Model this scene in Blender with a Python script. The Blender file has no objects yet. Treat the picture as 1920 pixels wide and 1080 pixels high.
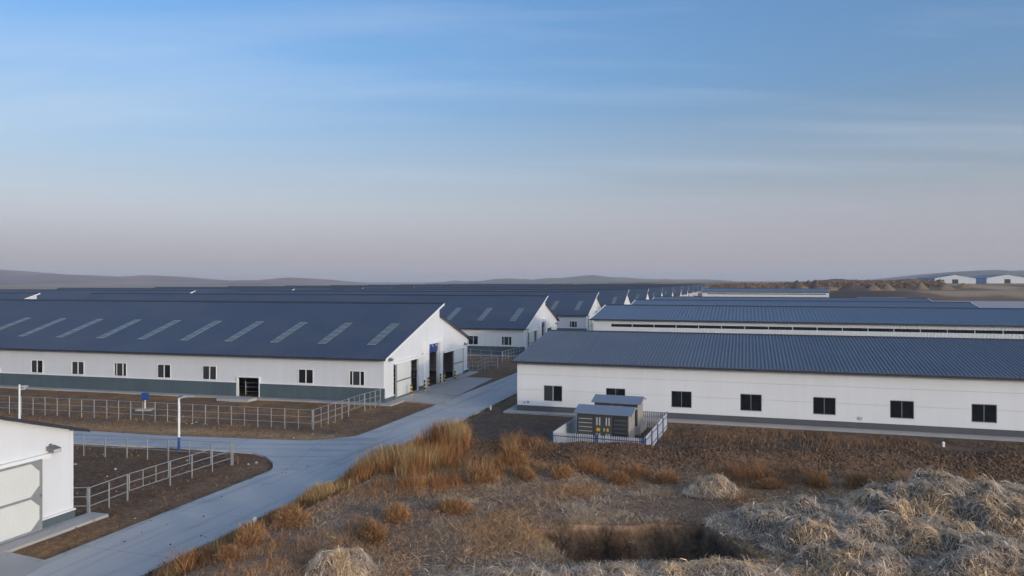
import bpy, math, random
import numpy as np
from mathutils import Vector, Matrix

R = math.radians
random.seed(7)
rng = np.random.default_rng(11)
scene = bpy.context.scene
COL = scene.collection

# ------------------------------------------------------------------ camera
F, CH, HY = 1400.0, 10.6, 527.0          # focal length in photo pixels, camera height, horizon row
cd = bpy.data.cameras.new("camera")
cd.sensor_width = 36.0
cd.lens = 36.0 * F / 1920.0
cd.shift_y = -(540.0 - HY) / 1920.0
cd.clip_start, cd.clip_end = 0.2, 30000
cam = bpy.data.objects.new("camera", cd)
COL.objects.link(cam)
cam.location = (0, 0, CH)
cam.rotation_euler = (R(90), 0, 0)
scene.camera = cam

# ------------------------------------------------------------------ sky and sun
CL, CR = (5.2, 1.7, 0), 35          # where the cirrus noise sits and how it runs
SUN_EL, SUN_AZ = 8.5, 135.0              # azimuth clockwise from the view direction
world = bpy.data.worlds.new("World")
scene.world = world
world.use_nodes = True
wn, wl = world.node_tree.nodes, world.node_tree.links
wn.clear()
w_out = wn.new("ShaderNodeOutputWorld")
w_bg = wn.new("ShaderNodeBackground")
sky = wn.new("ShaderNodeTexSky")
sky.sky_type = 'NISHITA'
sky.sun_disc = False
sky.sun_elevation = R(SUN_EL)
sky.sun_rotation = R(SUN_AZ)
sky.altitude = 900
sky.air_density = 1.0
sky.dust_density = 10.0
sky.ozone_density = 4.0
w_bg.inputs[1].default_value = 0.15
# thin cirrus: noise on a plane high above, mixed to white
tc = wn.new("ShaderNodeTexCoord")
sep = wn.new("ShaderNodeSeparateXYZ")
wl.new(tc.outputs["Generated"], sep.inputs[0])
zc = wn.new("ShaderNodeMath"); zc.operation = 'MAXIMUM'; zc.inputs[1].default_value = 0.0
wl.new(sep.outputs[2], zc.inputs[0])
za = wn.new("ShaderNodeMath"); za.operation = 'ADD'; za.inputs[1].default_value = 0.12
wl.new(zc.outputs[0], za.inputs[0])
dx = wn.new("ShaderNodeMath"); dx.operation = 'DIVIDE'
dy = wn.new("ShaderNodeMath"); dy.operation = 'DIVIDE'
wl.new(sep.outputs[0], dx.inputs[0]); wl.new(za.outputs[0], dx.inputs[1])
wl.new(sep.outputs[1], dy.inputs[0]); wl.new(za.outputs[0], dy.inputs[1])
cmb = wn.new("ShaderNodeCombineXYZ")
wl.new(dx.outputs[0], cmb.inputs[0]); wl.new(dy.outputs[0], cmb.inputs[1])
mp = wn.new("ShaderNodeMapping")
mp.inputs["Location"].default_value = CL
mp.inputs["Rotation"].default_value = (0, 0, R(CR))
mp.inputs["Scale"].default_value = (0.26, 1.25, 1)
wl.new(cmb.outputs[0], mp.inputs[0])
nz = wn.new("ShaderNodeTexNoise")
nz.inputs["Scale"].default_value = 1.1
nz.inputs["Detail"].default_value = 7
nz.inputs["Roughness"].default_value = 0.52
nz.inputs["Distortion"].default_value = 0.35
wl.new(mp.outputs[0], nz.inputs["Vector"])
rmp = wn.new("ShaderNodeMapRange")
rmp.inputs["From Min"].default_value = 0.49
rmp.inputs["From Max"].default_value = 0.80
rmp.inputs["To Max"].default_value = 0.50
wl.new(nz.outputs["Fac"], rmp.inputs["Value"])
EXPO = 1.28
def vmath(op, a=None, b=None, sc=None):
    m = wn.new("ShaderNodeVectorMath"); m.operation = op
    if a is not None: wl.new(a, m.inputs[0])
    if b is not None: wl.new(b, m.inputs[1])
    if sc is not None: m.inputs["Scale"].default_value = sc
    return m.outputs[0]
# milky high haze over the whole dome: pale mauve at the horizon, blue above
ramp = wn.new("ShaderNodeValToRGB")
wl.new(sep.outputs[2], ramp.inputs[0])
VE = [(0.0, (0.43, 0.405, 0.44)), (0.03, (0.36, 0.335, 0.37)), (0.066, (0.25, 0.225, 0.26)), (0.13, (0.08, 0.075, 0.09)), (0.22, (0.0, 0.0, 0.0)), (1.0, (0.0, 0.0, 0.0))]
while len(ramp.color_ramp.elements) < len(VE): ramp.color_ramp.elements.new(0.5)
for e, (p, c) in zip(ramp.color_ramp.elements, VE):
    e.position = p; e.color = (*c, 1)
veil = vmath('SCALE', ramp.outputs[0], sc=1.0 / (0.15 * 2 ** EXPO))
tint = wn.new('ShaderNodeCombineXYZ')
for k_, v_ in enumerate((1.0, 0.95, 0.89)): tint.inputs[k_].default_value = v_
bw = wn.new("ShaderNodeRGBToBW"); wl.new(sky.outputs[0], bw.inputs[0])
pale = wn.new("ShaderNodeVectorMath"); pale.operation = 'SCALE'
pale.inputs[0].default_value = (0.94, 1.0, 1.06); wl.new(bw.outputs[0], pale.inputs["Scale"])
gz = wn.new("ShaderNodeValToRGB"); wl.new(sep.outputs[2], gz.inputs[0])
GZ = [(0.0, 0.80), (0.08, 0.78), (0.16, 0.45), (0.25, 0.10), (0.36, 0.0)]
while len(gz.color_ramp.elements) < len(GZ): gz.color_ramp.elements.new(0.5)
for e, (p_, v_) in zip(gz.color_ramp.elements, GZ):
    e.position = p_; e.color = (v_, v_, v_, 1)
hazy = wn.new("ShaderNodeMix"); hazy.data_type = 'RGBA'     # milky air desaturates the low sky
wl.new(gz.outputs[0], hazy.inputs["Factor"]); wl.new(vmath('MULTIPLY', sky.outputs[0], tint.outputs[0]), hazy.inputs["A"]); wl.new(pale.outputs[0], hazy.inputs["B"])
mixv = vmath('ADD', hazy.outputs["Result"], veil)
mixs = wn.new("ShaderNodeMix"); mixs.data_type = 'RGBA'
cs = 1.0 / (0.15 * 2 ** EXPO)
mixs.inputs["B"].default_value = (0.64 * cs, 0.73 * cs, 0.85 * cs, 1)
cf = wn.new("ShaderNodeMapRange"); cf.interpolation_type = 'SMOOTHSTEP'
cf.inputs["From Min"].default_value = 0.05; cf.inputs["From Max"].default_value = 0.20
wl.new(sep.outputs[2], cf.inputs["Value"])
cmul = wn.new("ShaderNodeMath"); cmul.operation = 'MULTIPLY'
wl.new(rmp.outputs["Result"], cmul.inputs[0]); wl.new(cf.outputs[0], cmul.inputs[1])
wl.new(cmul.outputs[0], mixs.inputs["Factor"])
wl.new(mixv, mixs.inputs["A"])
wl.new(mixs.outputs["Result"], w_bg.inputs[0])
wl.new(w_bg.outputs[0], w_out.inputs[0])

sl = bpy.data.lights.new("sun", 'SUN')
sl.energy = 0.5
sl.angle = R(1.5)
sl.color = (1.0, 0.80, 0.58)
sun = bpy.data.objects.new("sun", sl)
COL.objects.link(sun)
sd = Vector((math.sin(R(SUN_AZ)) * math.cos(R(SUN_EL)), math.cos(R(SUN_AZ)) * math.cos(R(SUN_EL)), math.sin(R(SUN_EL))))
sun.rotation_euler = sd.to_track_quat('Z', 'Y').to_euler()
sun.location = sd * 200

vs = scene.view_settings
vs.view_transform = 'Standard'
vs.look = 'None'
vs.gamma = 1.0
vs.exposure = EXPO
vs.use_curve_mapping = False
scene.cycles.volume_bounces = 0
scene.cycles.max_bounces = 6
scene.cycles.transparent_max_bounces = 12

# ------------------------------------------------------------------ helpers
def G(px, py, h=0.0):
    """photo pixel -> point of the place at height h"""
    y = F * (CH - h) / (py - HY)
    return Vector(((px - 960.0) / F * y, y, h))

def GX(px, y):
    return (px - 960.0) / F * y

def tag(o, label=None, cat=None, group=None, kind=None):
    if label: o["label"] = label
    if cat: o["category"] = cat
    if group: o["group"] = group
    if kind: o["kind"] = kind
    return o

def empty(name, loc=(0, 0, 0), rz=0.0):
    o = bpy.data.objects.new(name, None)
    o.empty_display_size = 0.5
    COL.objects.link(o)
    o.location = loc
    o.rotation_euler = (0, 0, rz)
    return o

def put(name, mesh, parent=None, loc=(0, 0, 0), rz=0.0):
    o = bpy.data.objects.new(name, mesh)
    COL.objects.link(o)
    o.parent = parent
    o.location = loc
    if rz: o.rotation_euler = (0, 0, rz)
    return o

class MB:
    def __init__(s):
        s.v, s.f = [], []
    def poly(s, pts):
        k = len(s.v); s.v += [tuple(p) for p in pts]; s.f.append(tuple(range(k, k + len(pts)))); return s
    def box(s, x0, x1, y0, y1, z0, z1):
        k = len(s.v)
        s.v += [(x0, y0, z0), (x1, y0, z0), (x1, y1, z0), (x0, y1, z0), (x0, y0, z1), (x1, y0, z1), (x1, y1, z1), (x0, y1, z1)]
        s.f += [(k, k+3, k+2, k+1), (k+4, k+5, k+6, k+7), (k, k+1, k+5, k+4), (k+1, k+2, k+6, k+5), (k+2, k+3, k+7, k+6), (k+3, k, k+4, k+7)]
        return s
    def hexa(s, b, t):
        """two quads of points, bottom and top"""
        k = len(s.v); s.v += [tuple(p) for p in b] + [tuple(p) for p in t]
        s.f += [(k+3, k+2, k+1, k), (k+4, k+5, k+6, k+7), (k, k+1, k+5, k+4), (k+1, k+2, k+6, k+5), (k+2, k+3, k+7, k+6), (k+3, k, k+4, k+7)]
        return s
    def tube(s, p, q, r, n=6, r2=None):
        p, q = Vector(p), Vector(q); r2 = r if r2 is None else r2
        d = (q - p).normalized()
        a = d.orthogonal().normalized(); b = d.cross(a)
        k = len(s.v)
        for c, rr in ((p, r), (q, r2)):
            for i in range(n):
                t = 2 * math.pi * i / n
                s.v.append(tuple(c + a * (rr * math.cos(t)) + b * (rr * math.sin(t))))
        for i in range(n):
            j = (i + 1) % n
            s.f.append((k + i, k + j, k + n + j, k + n + i))
        s.f.append(tuple(k + i for i in reversed(range(n)))); s.f.append(tuple(k + n + i for i in range(n)))
        return s
    def prism(s, pts, z0, z1):
        """polygon in plan, extruded; pts = (x, y)"""
        k = len(s.v); n = len(pts)
        s.v += [(p[0], p[1], z0) for p in pts] + [(p[0], p[1], z1) for p in pts]
        s.f.append(tuple(k + i for i in reversed(range(n)))); s.f.append(tuple(k + n + i for i in range(n)))
        for i in range(n):
            j = (i + 1) % n
            s.f.append((k + i, k + j, k + n + j, k + n + i))
        return s
    def mesh(s, name, mat):
        m = bpy.data.meshes.new(name)
        m.from_pydata(s.v, [], s.f)
        m.materials.append(mat)
        m.update()
        return m
    def build(s, name, mat, parent=None, loc=(0, 0, 0), rz=0.0):
        return put(name, s.mesh(name, mat), parent, loc, rz)

def np_mesh(name, verts, tris, mat, col=None):
    m = bpy.data.meshes.new(name)
    nv, nt = len(verts), len(tris)
    k = tris.shape[1]
    m.vertices.add(nv); m.vertices.foreach_set("co", np.ascontiguousarray(verts, dtype=np.float32).ravel())
    m.loops.add(nt * k); m.loops.foreach_set("vertex_index", np.ascontiguousarray(tris, dtype=np.int32).ravel())
    m.polygons.add(nt); m.polygons.foreach_set("loop_start", np.arange(0, nt * k, k, dtype=np.int32))
    if col is not None:
        a = m.color_attributes.new("Col", 'FLOAT_COLOR', 'POINT')
        c = np.ones((nv, 4), dtype=np.float32); c[:, :3] = col
        a.data.foreach_set("color", c.ravel())
    m.materials.append(mat)
    m.update(calc_edges=True); m.validate()
    return m

# value noise
_T = np.random.default_rng(5).random((256, 256)).astype(np.float64)
def vn(x, y, s=1.0, o=0.0):
    x = np.asarray(x) / s + o * 17.3 + 500; y = np.asarray(y) / s + o * 9.1 + 500
    xi, yi = np.floor(x).astype(int), np.floor(y).astype(int)
    fx, fy = x - xi, y - yi
    fx, fy = fx * fx * (3 - 2 * fx), fy * fy * (3 - 2 * fy)
    a, b = _T[xi & 255, yi & 255], _T[(xi + 1) & 255, yi & 255]
    c, d = _T[xi & 255, (yi + 1) & 255], _T[(xi + 1) & 255, (yi + 1) & 255]
    return (a * (1 - fx) + b * fx) * (1 - fy) + (c * (1 - fx) + d * fx) * fy
def fbm(x, y, s, n=4, o=0.0):
    t, a, w = 0, 1.0, 0
    for i in range(n):
        t = t + a * vn(x, y, s / 2 ** i, o + i * 1.7); w += a; a *= 0.5
    return t / w
def ss(a, b, x):
    t = np.clip((np.asarray(x, dtype=float) - a) / (b - a), 0, 1)
    return t * t * (3 - 2 * t)

# ------------------------------------------------------------------ materials
def mat(name, col, rough=0.6, amt=0.12, scale=1.5, metal=0.0, bump=0.0, bscale=8.0, spec=0.5, streak=0.0, vcol=False, fine=0.0, dirt=None, mid=0.0):
    m = bpy.data.materials.new(name); m.use_nodes = True
    n, l = m.node_tree.nodes, m.node_tree.links
    p = n["Principled BSDF"]
    p.inputs["Roughness"].default_value = rough
    p.inputs["Metallic"].default_value = metal
    p.inputs["Specular IOR Level"].default_value = spec
    t = n.new("ShaderNodeTexCoord")
    if vcol:
        a = n.new("ShaderNodeAttribute"); a.attribute_name = "Col"; cur = a.outputs["Color"]
    else:
        c = n.new("ShaderNodeRGB"); c.outputs[0].default_value = (*col, 1); cur = c.outputs[0]
    def vary(cur, sc, a, vec=(1, 1, 1), det=5):
        mpn = n.new("ShaderNodeMapping"); mpn.inputs["Scale"].default_value = vec
        l.new(t.outputs["Object"], mpn.inputs[0])
        z = n.new("ShaderNodeTexNoise"); z.inputs["Scale"].default_value = sc; z.inputs["Detail"].default_value = det
        l.new(mpn.outputs[0], z.inputs["Vector"])
        r = n.new("ShaderNodeMapRange"); r.inputs["From Min"].default_value = 0.25; r.inputs["From Max"].default_value = 0.75
        r.inputs["To Min"].default_value = 1 - a; r.inputs["To Max"].default_value = 1 + a
        l.new(z.outputs["Fac"], r.inputs["Value"])
        h = n.new("ShaderNodeVectorMath"); h.operation = 'SCALE'
        l.new(cur, h.inputs[0]); l.new(r.outputs[0], h.inputs["Scale"])
        return h.outputs[0]
    if amt: cur = vary(cur, scale, amt)
    if streak: cur = vary(cur, 1.0, streak, (2.2, 2.2, 0.12))
    if mid: cur = vary(cur, 4.5, mid, det=8)
    if fine: cur = vary(cur, 22.0, fine, det=3)
    if dirt:
        dc, dsc, d0, d1 = dirt
        z = n.new("ShaderNodeTexNoise"); z.inputs["Scale"].default_value = dsc; z.inputs["Detail"].default_value = 8; z.inputs["Roughness"].default_value = 0.65
        l.new(t.outputs["Object"], z.inputs["Vector"])
        r = n.new("ShaderNodeMapRange"); r.inputs["From Min"].default_value = d0; r.inputs["From Max"].default_value = d1
        l.new(z.outputs["Fac"], r.inputs["Value"])
        mx = n.new("ShaderNodeMix"); mx.data_type = 'RGBA'; mx.inputs["B"].default_value = (*dc, 1)
        l.new(r.outputs[0], mx.inputs["Factor"]); l.new(cur, mx.inputs["A"])
        cur = mx.outputs["Result"]
    l.new(cur, p.inputs["Base Color"])
    if bump:
        z = n.new("ShaderNodeTexNoise"); z.inputs["Scale"].default_value = bscale; z.inputs["Detail"].default_value = 6
        l.new(t.outputs["Object"], z.inputs["Vector"])
        b = n.new("ShaderNodeBump"); b.inputs["Strength"].default_value = 1.0; b.inputs["Distance"].default_value = bump
        l.new(z.outputs["Fac"], b.inputs["Height"]); l.new(b.outputs[0], p.inputs["Normal"])
    return m

M = {}
M['white_wall'] = mat('white_wall_panel', (0.69, 0.70, 0.72), 0.55, 0.035, 0.25, streak=0.03)
M['store_wall'] = mat('store_white_panel', (0.82, 0.82, 0.82), 0.5, 0.03, 0.25, streak=0.025)
M['picket'] = mat('dull_white_picket', (0.55, 0.56, 0.57), 0.6, 0.08, 2.0)
M['white_trim'] = mat('white_trim', (0.80, 0.80, 0.79), 0.5, 0.03, 2.0)
M['cream_door'] = mat('cream_door', (0.66, 0.68, 0.65), 0.55, 0.04, 1.2)
M['plinth'] = mat('blue_grey_plinth', (0.082, 0.112, 0.130), 0.7, 0.10, 0.5, streak=0.08, dirt=((0.2, 0.17, 0.14), 1.3, 0.62, 0.85))
M['grey_plinth'] = mat('dark_grey_plinth', (0.095, 0.095, 0.105), 0.75, 0.08, 0.6, streak=0.06)
M['navy_roof'] = mat('navy_roof_sheet', (0.052, 0.065, 0.102), 0.5, 0.16, 0.10, fine=0.06, dirt=((0.085, 0.088, 0.10), 0.22, 0.45, 0.8))
M['blue_roof'] = mat('blue_roof_sheet', (0.14, 0.158, 0.192), 0.5, 0.10, 0.25, fine=0.06, dirt=((0.16, 0.16, 0.165), 0.3, 0.5, 0.85))
M['light_blue_roof'] = mat('light_blue_roof_sheet', (0.120, 0.155, 0.215), 0.5, 0.07, 0.2, fine=0.04)
M['dark_trim'] = mat('dark_trim', (0.035, 0.037, 0.045), 0.5, 0.1, 1.0)
M['skylight'] = mat('skylight_panel', (0.125, 0.155, 0.16), 0.4, 0.10, 0.8)
M['skylight_bar'] = mat('skylight_seam', (0.27, 0.30, 0.29), 0.4, 0.05, 1.0)
M['glass'] = mat('dark_window_glass', (0.012, 0.015, 0.018), 0.08, 0.2, 0.7, spec=0.6)
M['glass_grey'] = mat('dusty_window_glass', (0.045, 0.052, 0.055), 0.2, 0.2, 0.7, spec=0.6)
M['black'] = mat('black_rubber', (0.012, 0.012, 0.014), 0.6, 0.1)
M['galv'] = mat('galvanised_steel', (0.33, 0.34, 0.35), 0.42, 0.12, 3.0, metal=0.35)
M['steel_dark'] = mat('grey_steel', (0.17, 0.18, 0.20), 0.5, 0.1, 2.0, metal=0.3)
M['concrete'] = mat('pale_concrete', (0.40, 0.385, 0.37), 0.85, 0.10, 0.35, bump=0.004, bscale=14, fine=0.06, dirt=((0.24, 0.20, 0.165), 0.5, 0.56, 0.85))
M['barn_floor'] = mat('barn_floor_bedding', (0.10, 0.075, 0.055), 0.9, 0.25, 0.8)
M['yellow'] = mat('yellow_paint', (0.72, 0.42, 0.03), 0.5, 0.06, 3.0)
M['blue_paint'] = mat('blue_paint', (0.018, 0.07, 0.26), 0.45, 0.06, 2.0)
M['kiosk'] = mat('kiosk_steel', (0.075, 0.072, 0.07), 0.5, 0.08, 1.0)
M['kiosk_dark'] = mat('kiosk_dark_panel', (0.04, 0.042, 0.05), 0.5, 0.08, 1.0)
M['kiosk_side'] = mat('kiosk_side_panel', (0.30, 0.27, 0.25), 0.55, 0.08, 1.0)
M['pale_metal'] = mat('pale_metal', (0.52, 0.52, 0.52), 0.5, 0.05, 2.0)
M['roller'] = mat('roller_door_blue', (0.022, 0.04, 0.20), 0.5, 0.1, 1.0)
M['soil'] = mat('soil', (0.1, 0.08, 0.06), 0.95, 0.20, 0.9, bump=0.09, bscale=7.0, spec=0.12, vcol=True, fine=0.30, mid=0.42)
M['hill'] = mat('hill_grassland', (0.1, 0.08, 0.06), 0.95, 0.12, 0.004, spec=0.1, vcol=True)
M['grass'] = mat('dry_grass', (0, 0, 0), 0.8, 0.0, vcol=True, spec=0.2)
M['straw'] = mat('straw', (0, 0, 0), 0.65, 0.0, vcol=True, spec=0.3)
M['mound'] = mat('straw_mound', (0.15, 0.11, 0.08), 0.95, 0.35, 3.0, bump=0.05, bscale=9, spec=0.1, fine=0.3)
M['rock'] = mat('rubble_stone', (0, 0, 0), 0.9, 0.15, 3.0, vcol=True, spec=0.2)

def road_mat(edge=0.8):
    m = mat('concrete_road', (0.475, 0.46, 0.445), 0.72, 0.07, 0.12, bump=0.003, bscale=18, fine=0.04, dirt=((0.27, 0.25, 0.235), 0.35, 0.55, 0.90))
    n, l = m.node_tree.nodes, m.node_tree.links
    p = n["Principled BSDF"]
    src = p.inputs["Base Color"].links[0].from_socket
    # wheel tracks: long faint dark streaks along the road (its own local x axis)
    t = n.new("ShaderNodeTexCoord")
    mpn = n.new("ShaderNodeMapping"); mpn.inputs["Scale"].default_value = (0.05, 0.9, 1)
    l.new(t.outputs["Object"], mpn.inputs[0])
    z = n.new("ShaderNodeTexNoise"); z.inputs["Scale"].default_value = 1.6; z.inputs["Detail"].default_value = 6
    l.new(mpn.outputs[0], z.inputs["Vector"])
    r = n.new("ShaderNodeMapRange"); r.inputs["From Min"].default_value = 0.5; r.inputs["From Max"].default_value = 0.75
    r.inputs["To Min"].default_value = 1.04; r.inputs["To Max"].default_value = 0.66
    l.new(z.outputs["Fac"], r.inputs["Value"])
    h = n.new("ShaderNodeVectorMath"); h.operation = 'SCALE'
    l.new(src, h.inputs[0]); l.new(r.outputs[0], h.inputs["Scale"])
    cur = h.outputs[0]
    sp = n.new("ShaderNodeSeparateXYZ"); l.new(t.outputs["Object"], sp.inputs[0])
    ez = n.new("ShaderNodeTexNoise"); ez.inputs["Scale"].default_value = 1.1; ez.inputs["Detail"].default_value = 7; ez.inputs["Roughness"].default_value = 0.7
    l.new(t.outputs["Object"], ez.inputs["Vector"])
    # distance to the middle line of the strip, roughened
    a1 = n.new("ShaderNodeMath"); a1.operation = 'SUBTRACT'; a1.inputs[1].default_value = 2.33; l.new(sp.outputs[1], a1.inputs[0])
    a2 = n.new("ShaderNodeMath"); a2.operation = 'ABSOLUTE'; l.new(a1.outputs[0], a2.inputs[0])
    a3 = n.new("ShaderNodeMath"); a3.operation = 'MULTIPLY_ADD'; a3.inputs[1].default_value = 1.6; l.new(ez.outputs["Fac"], a3.inputs[0]); l.new(a2.outputs[0], a3.inputs[2])
    er = n.new("ShaderNodeMapRange"); er.inputs["From Min"].default_value = 2.95; er.inputs["From Max"].default_value = 3.35; er.inputs["To Max"].default_value = edge
    l.new(a3.outputs[0], er.inputs["Value"])
    em = n.new("ShaderNodeMix"); em.data_type = 'RGBA'; em.inputs["B"].default_value = (0.17, 0.135, 0.105, 1)
    l.new(er.outputs[0], em.inputs["Factor"]); l.new(cur, em.inputs["A"]); cur = em.outputs["Result"]
    # sawn slab joints every five metres
    jm = n.new("ShaderNodeMath"); jm.operation = 'MODULO'; jm.inputs[1].default_value = 5.0
    ja = n.new("ShaderNodeMath"); ja.operation = 'ADD'; ja.inputs[1].default_value = 500.0
    l.new(sp.outputs[0], ja.inputs[0]); l.new(ja.outputs[0], jm.inputs[0])
    jl = n.new("ShaderNodeMath"); jl.operation = 'LESS_THAN'; jl.inputs[1].default_value = 0.035
    l.new(jm.outputs[0], jl.inputs[0])
    jf = n.new("ShaderNodeMath"); jf.operation = 'MULTIPLY'; jf.inputs[1].default_value = 0.45; l.new(jl.outputs[0], jf.inputs[0])
    jx = n.new("ShaderNodeMix"); jx.data_type = 'RGBA'; jx.inputs["B"].default_value = (0.12, 0.11, 0.10, 1)
    l.new(jf.outputs[0], jx.inputs["Factor"]); l.new(cur, jx.inputs["A"])
    l.new(jx.outputs["Result"], p.inputs["Base Color"])
    return m
M['road'] = road_mat(); M['side_road'] = road_mat(0.0)

# ------------------------------------------------------------------ ground
def d_road(x, y):                       # metres to the right of the road's right edge
    return (x + 12.8) * 0.954 - (y - 28.4) * 0.301
def Yb(x):                              # line of the rubble berm
    return 42.4 - 0.12 * (x + 2.4)
def pit_in(x, y):                       # > 0 inside the pit, metres from its ragged rim
    u = 3.30 - np.abs(x - 4.95 - 0.30 * (28 - y)) + 0.55 * (fbm(x, y, 1.3, 4, 9) - 0.5)
    v = 2.05 - np.abs(y - 28.2 - 0.03 * (x - 5)) + 0.55 * (fbm(x, y, 1.1, 4, 10) - 0.5)
    return np.minimum(u, v)
def H(x, y, fine=True):
    x = np.asarray(x, dtype=float); y = np.asarray(y, dtype=float)
    d = d_road(x, y)
    yb = Yb(x) + 0.9 * (vn(x, y, 6.0, 3) - 0.5)
    wob = 0.9 * (vn(x, y, 3.0, 1) - 0.5)
    prof = 0.38 * ss(0.3, 1.6, d) + 0.45 * ss(2.0 + wob, 2.9 + wob, d)
    fall = 1 - ss(yb - 0.3, yb + 2.4, y)
    h = prof * fall
    near = ss(0.5, 3.0, d) * (1 - ss(48, 54, y))
    h = h + 0.80 * np.exp(-((y - yb) / 1.3) ** 2) * ss(0.5, 4.5, d) * (1 + 0.5 * (vn(x, y, 2.2, 4) - 0.5))
    plat = ss(2.5, 4.5, d) * fall
    h = h + plat * (0.28 * (fbm(x, y, 5.0, 3, 6) - 0.5) + 0.16 * (fbm(x, y, 1.3, 2, 8) - 0.5))
    # ground swells under the straw
    h = h + 0.55 * ss(0, 1, 1.5 - np.hypot((x - 17.5) / 6.5, (y - 29) / 4.5)) * (1 - 0.35 * vn(x, y, 1.6, 11))
    # pit dug in the field
    h = h - 1.4 * ss(0, 0.42, pit_in(x, y)) * (0.72 + 0.5 * fbm(x, y, 0.8, 3, 13)) - 0.25 * ss(-0.9, 0.0, pit_in(x, y)) * ss(2.0, 3.6, 4.95 - x)
    # low soil heaps between berm and white building
    band = ss(0.5, 3, y - yb - 1.5) * (1 - ss(52, 58, y + 0.31 * (x - 0.4))) * ss(10.5, 13, x)
    h = h + band * 0.45 * fbm(x, y, 3.0, 3, 12)
    # left fields
    left = ss(5.4, 7.5, -d) * (1 - ss(70, 80, y))
    h = h + left * 0.10 * (fbm(x, y, 2.4, 3, 14) - 0.5)
    h = h - 0.07
    # far right: excavated bank and raised land
    msk = ss(95, 170, x)
    bank = 4.6 * ss(400, 470, y + 0.25 * (x - 200) + 30 * (vn(x, y, 60, 20) - 0.5)) + 4.2 * ss(480, 585, y)
    h = h + msk * (bank + ss(420, 500, y) * (1 - ss(900, 1400, y)) * 1.2 * (fbm(x, y, 40, 3, 22) - 0.5))
    return h

def axis(lo, hi, fine, step, far_lo, far_hi, g=1.16):
    a = list(np.arange(lo, hi + 1e-6, step))
    s = step; p = hi
    while p < far_hi:
        s = min(s * g, 700); p += s; a.append(p)
    s = step; p = lo
    while p > far_lo:
        s = min(s * g, 700); p -= s; a.insert(0, p)
    return np.array(a)
gx = axis(-40, 34, None, 0.2, -9000, 9000)
gy = axis(23, 58, None, 0.2, -400, 9500, 1.10)
gx = np.unique(np.round(np.concatenate([gx, np.arange(0.0, 10.0, 0.07), np.arange(95, 420, 5.0)]), 3))
gy = np.unique(np.round(np.concatenate([gy, np.arange(25.0, 32.0, 0.07), np.arange(385, 640, 5.0)]), 3))
X, Y = np.meshgrid(gx, gy)
Z = H(X, Y)
nx, ny = len(gx), len(gy)

def lerp(a, b, t):
    t = np.asarray(t)[..., None]
    return a * (1 - t) + b * t
def C(*c): return np.array(c)
def ground_col(x, y):
    d = d_road(x, y)
    base = lerp(C(0.235, 0.142, 0.082), C(0.175, 0.108, 0.066), fbm(x, y, 4.0, 3, 30))
    # orange dry weeds on verges of the left fields
    v = ss(0.50, 0.68, fbm(x, y, 2.2, 3, 31)) * (1 - ss(75, 90, y))
    base = lerp(base, C(0.32, 0.17, 0.075), v * 0.8)
    vb = np.exp(-((y + 0.212 * (x + 17) - 51.6) / 1.3) ** 2) * ss(4.9, 6, -d)
    base = lerp(base, C(0.46, 0.27, 0.13), vb * (0.55 + 0.6 * fbm(x, y, 1.5, 3, 38)))
    # paddock soil is darker
    base = lerp(base, C(0.145, 0.086, 0.053), ss(6.0, 8.0, -d) * (1 - ss(46.0, 47.5, y + 0.2 * (x + 17))) * 0.8)
    # foreground field: grey-brown
    f = ss(0.8, 3.5, d) * (1 - ss(60, 75, y))
    fg = lerp(C(0.245, 0.142, 0.085), C(0.325, 0.21, 0.135), fbm(x, y, 3.0, 4, 33))
    rust = ss(1.0, 2.5, d) * (1 - ss(8.0, 13.0, d + 5 * (vn(x, y, 2.5, 39) - 0.5))) * ss(32, 36, y)
    fg = lerp(fg, C(0.34, 0.185, 0.085), rust * 0.75)
    base = lerp(base, fg, f)
    yb = Yb(x)
    berm = np.exp(-((y - yb) / 1.8) ** 2) * ss(1, 4, d)
    base = lerp(base, C(0.150, 0.090, 0.056), np.clip(berm * 1.2, 0, 1))
    dark = ss(0.5, 2.5, y - yb) * (1 - ss(60, 66, y)) * ss(-0.5, 1.0, d)
    base = lerp(base, lerp(C(0.128, 0.088, 0.062), C(0.235, 0.13, 0.072), ss(0.45, 0.62, fbm(x, y, 3.5, 3, 35)) * ss(9, 12, x)), dark)
    pit = ss(0.02, 0.14, pit_in(x, y))  # darker soil inside the pit, its shade painted into the colour
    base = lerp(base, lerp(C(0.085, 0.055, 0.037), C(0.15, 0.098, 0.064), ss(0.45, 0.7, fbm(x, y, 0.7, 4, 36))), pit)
    # far plain and right-hand hillside
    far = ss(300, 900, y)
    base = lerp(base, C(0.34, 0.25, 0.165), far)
    r = ss(95, 150, x) * ss(380, 420, y) * (1 - ss(900, 1500, y))
    base = lerp(base, lerp(C(0.20, 0.125, 0.078), C(0.44, 0.30, 0.175), ss(0.38, 0.56, fbm(x, y, 38, 4, 37))), r)
    cut = ss(95, 150, x) * ss(398, 412, y + 0.25 * (x - 200) + 30 * (vn(x, y, 60, 20) - 0.5)) * (1 - ss(462, 476, y + 0.25 * (x - 200) + 30 * (vn(x, y, 60, 20) - 0.5))) * (1 - ss(215, 250, x + 12 * (vn(x, y, 18, 23) - 0.5)))
    base = lerp(base, C(0.055, 0.040, 0.032), cut * 0.9)
    return base
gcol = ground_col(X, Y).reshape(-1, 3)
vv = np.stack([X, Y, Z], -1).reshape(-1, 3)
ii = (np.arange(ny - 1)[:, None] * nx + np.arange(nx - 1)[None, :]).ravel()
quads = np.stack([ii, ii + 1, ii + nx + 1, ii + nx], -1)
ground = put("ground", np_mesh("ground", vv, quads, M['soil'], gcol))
tag(ground, "brown bare soil and rough dry field around the farm", "ground", kind="structure")

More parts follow.
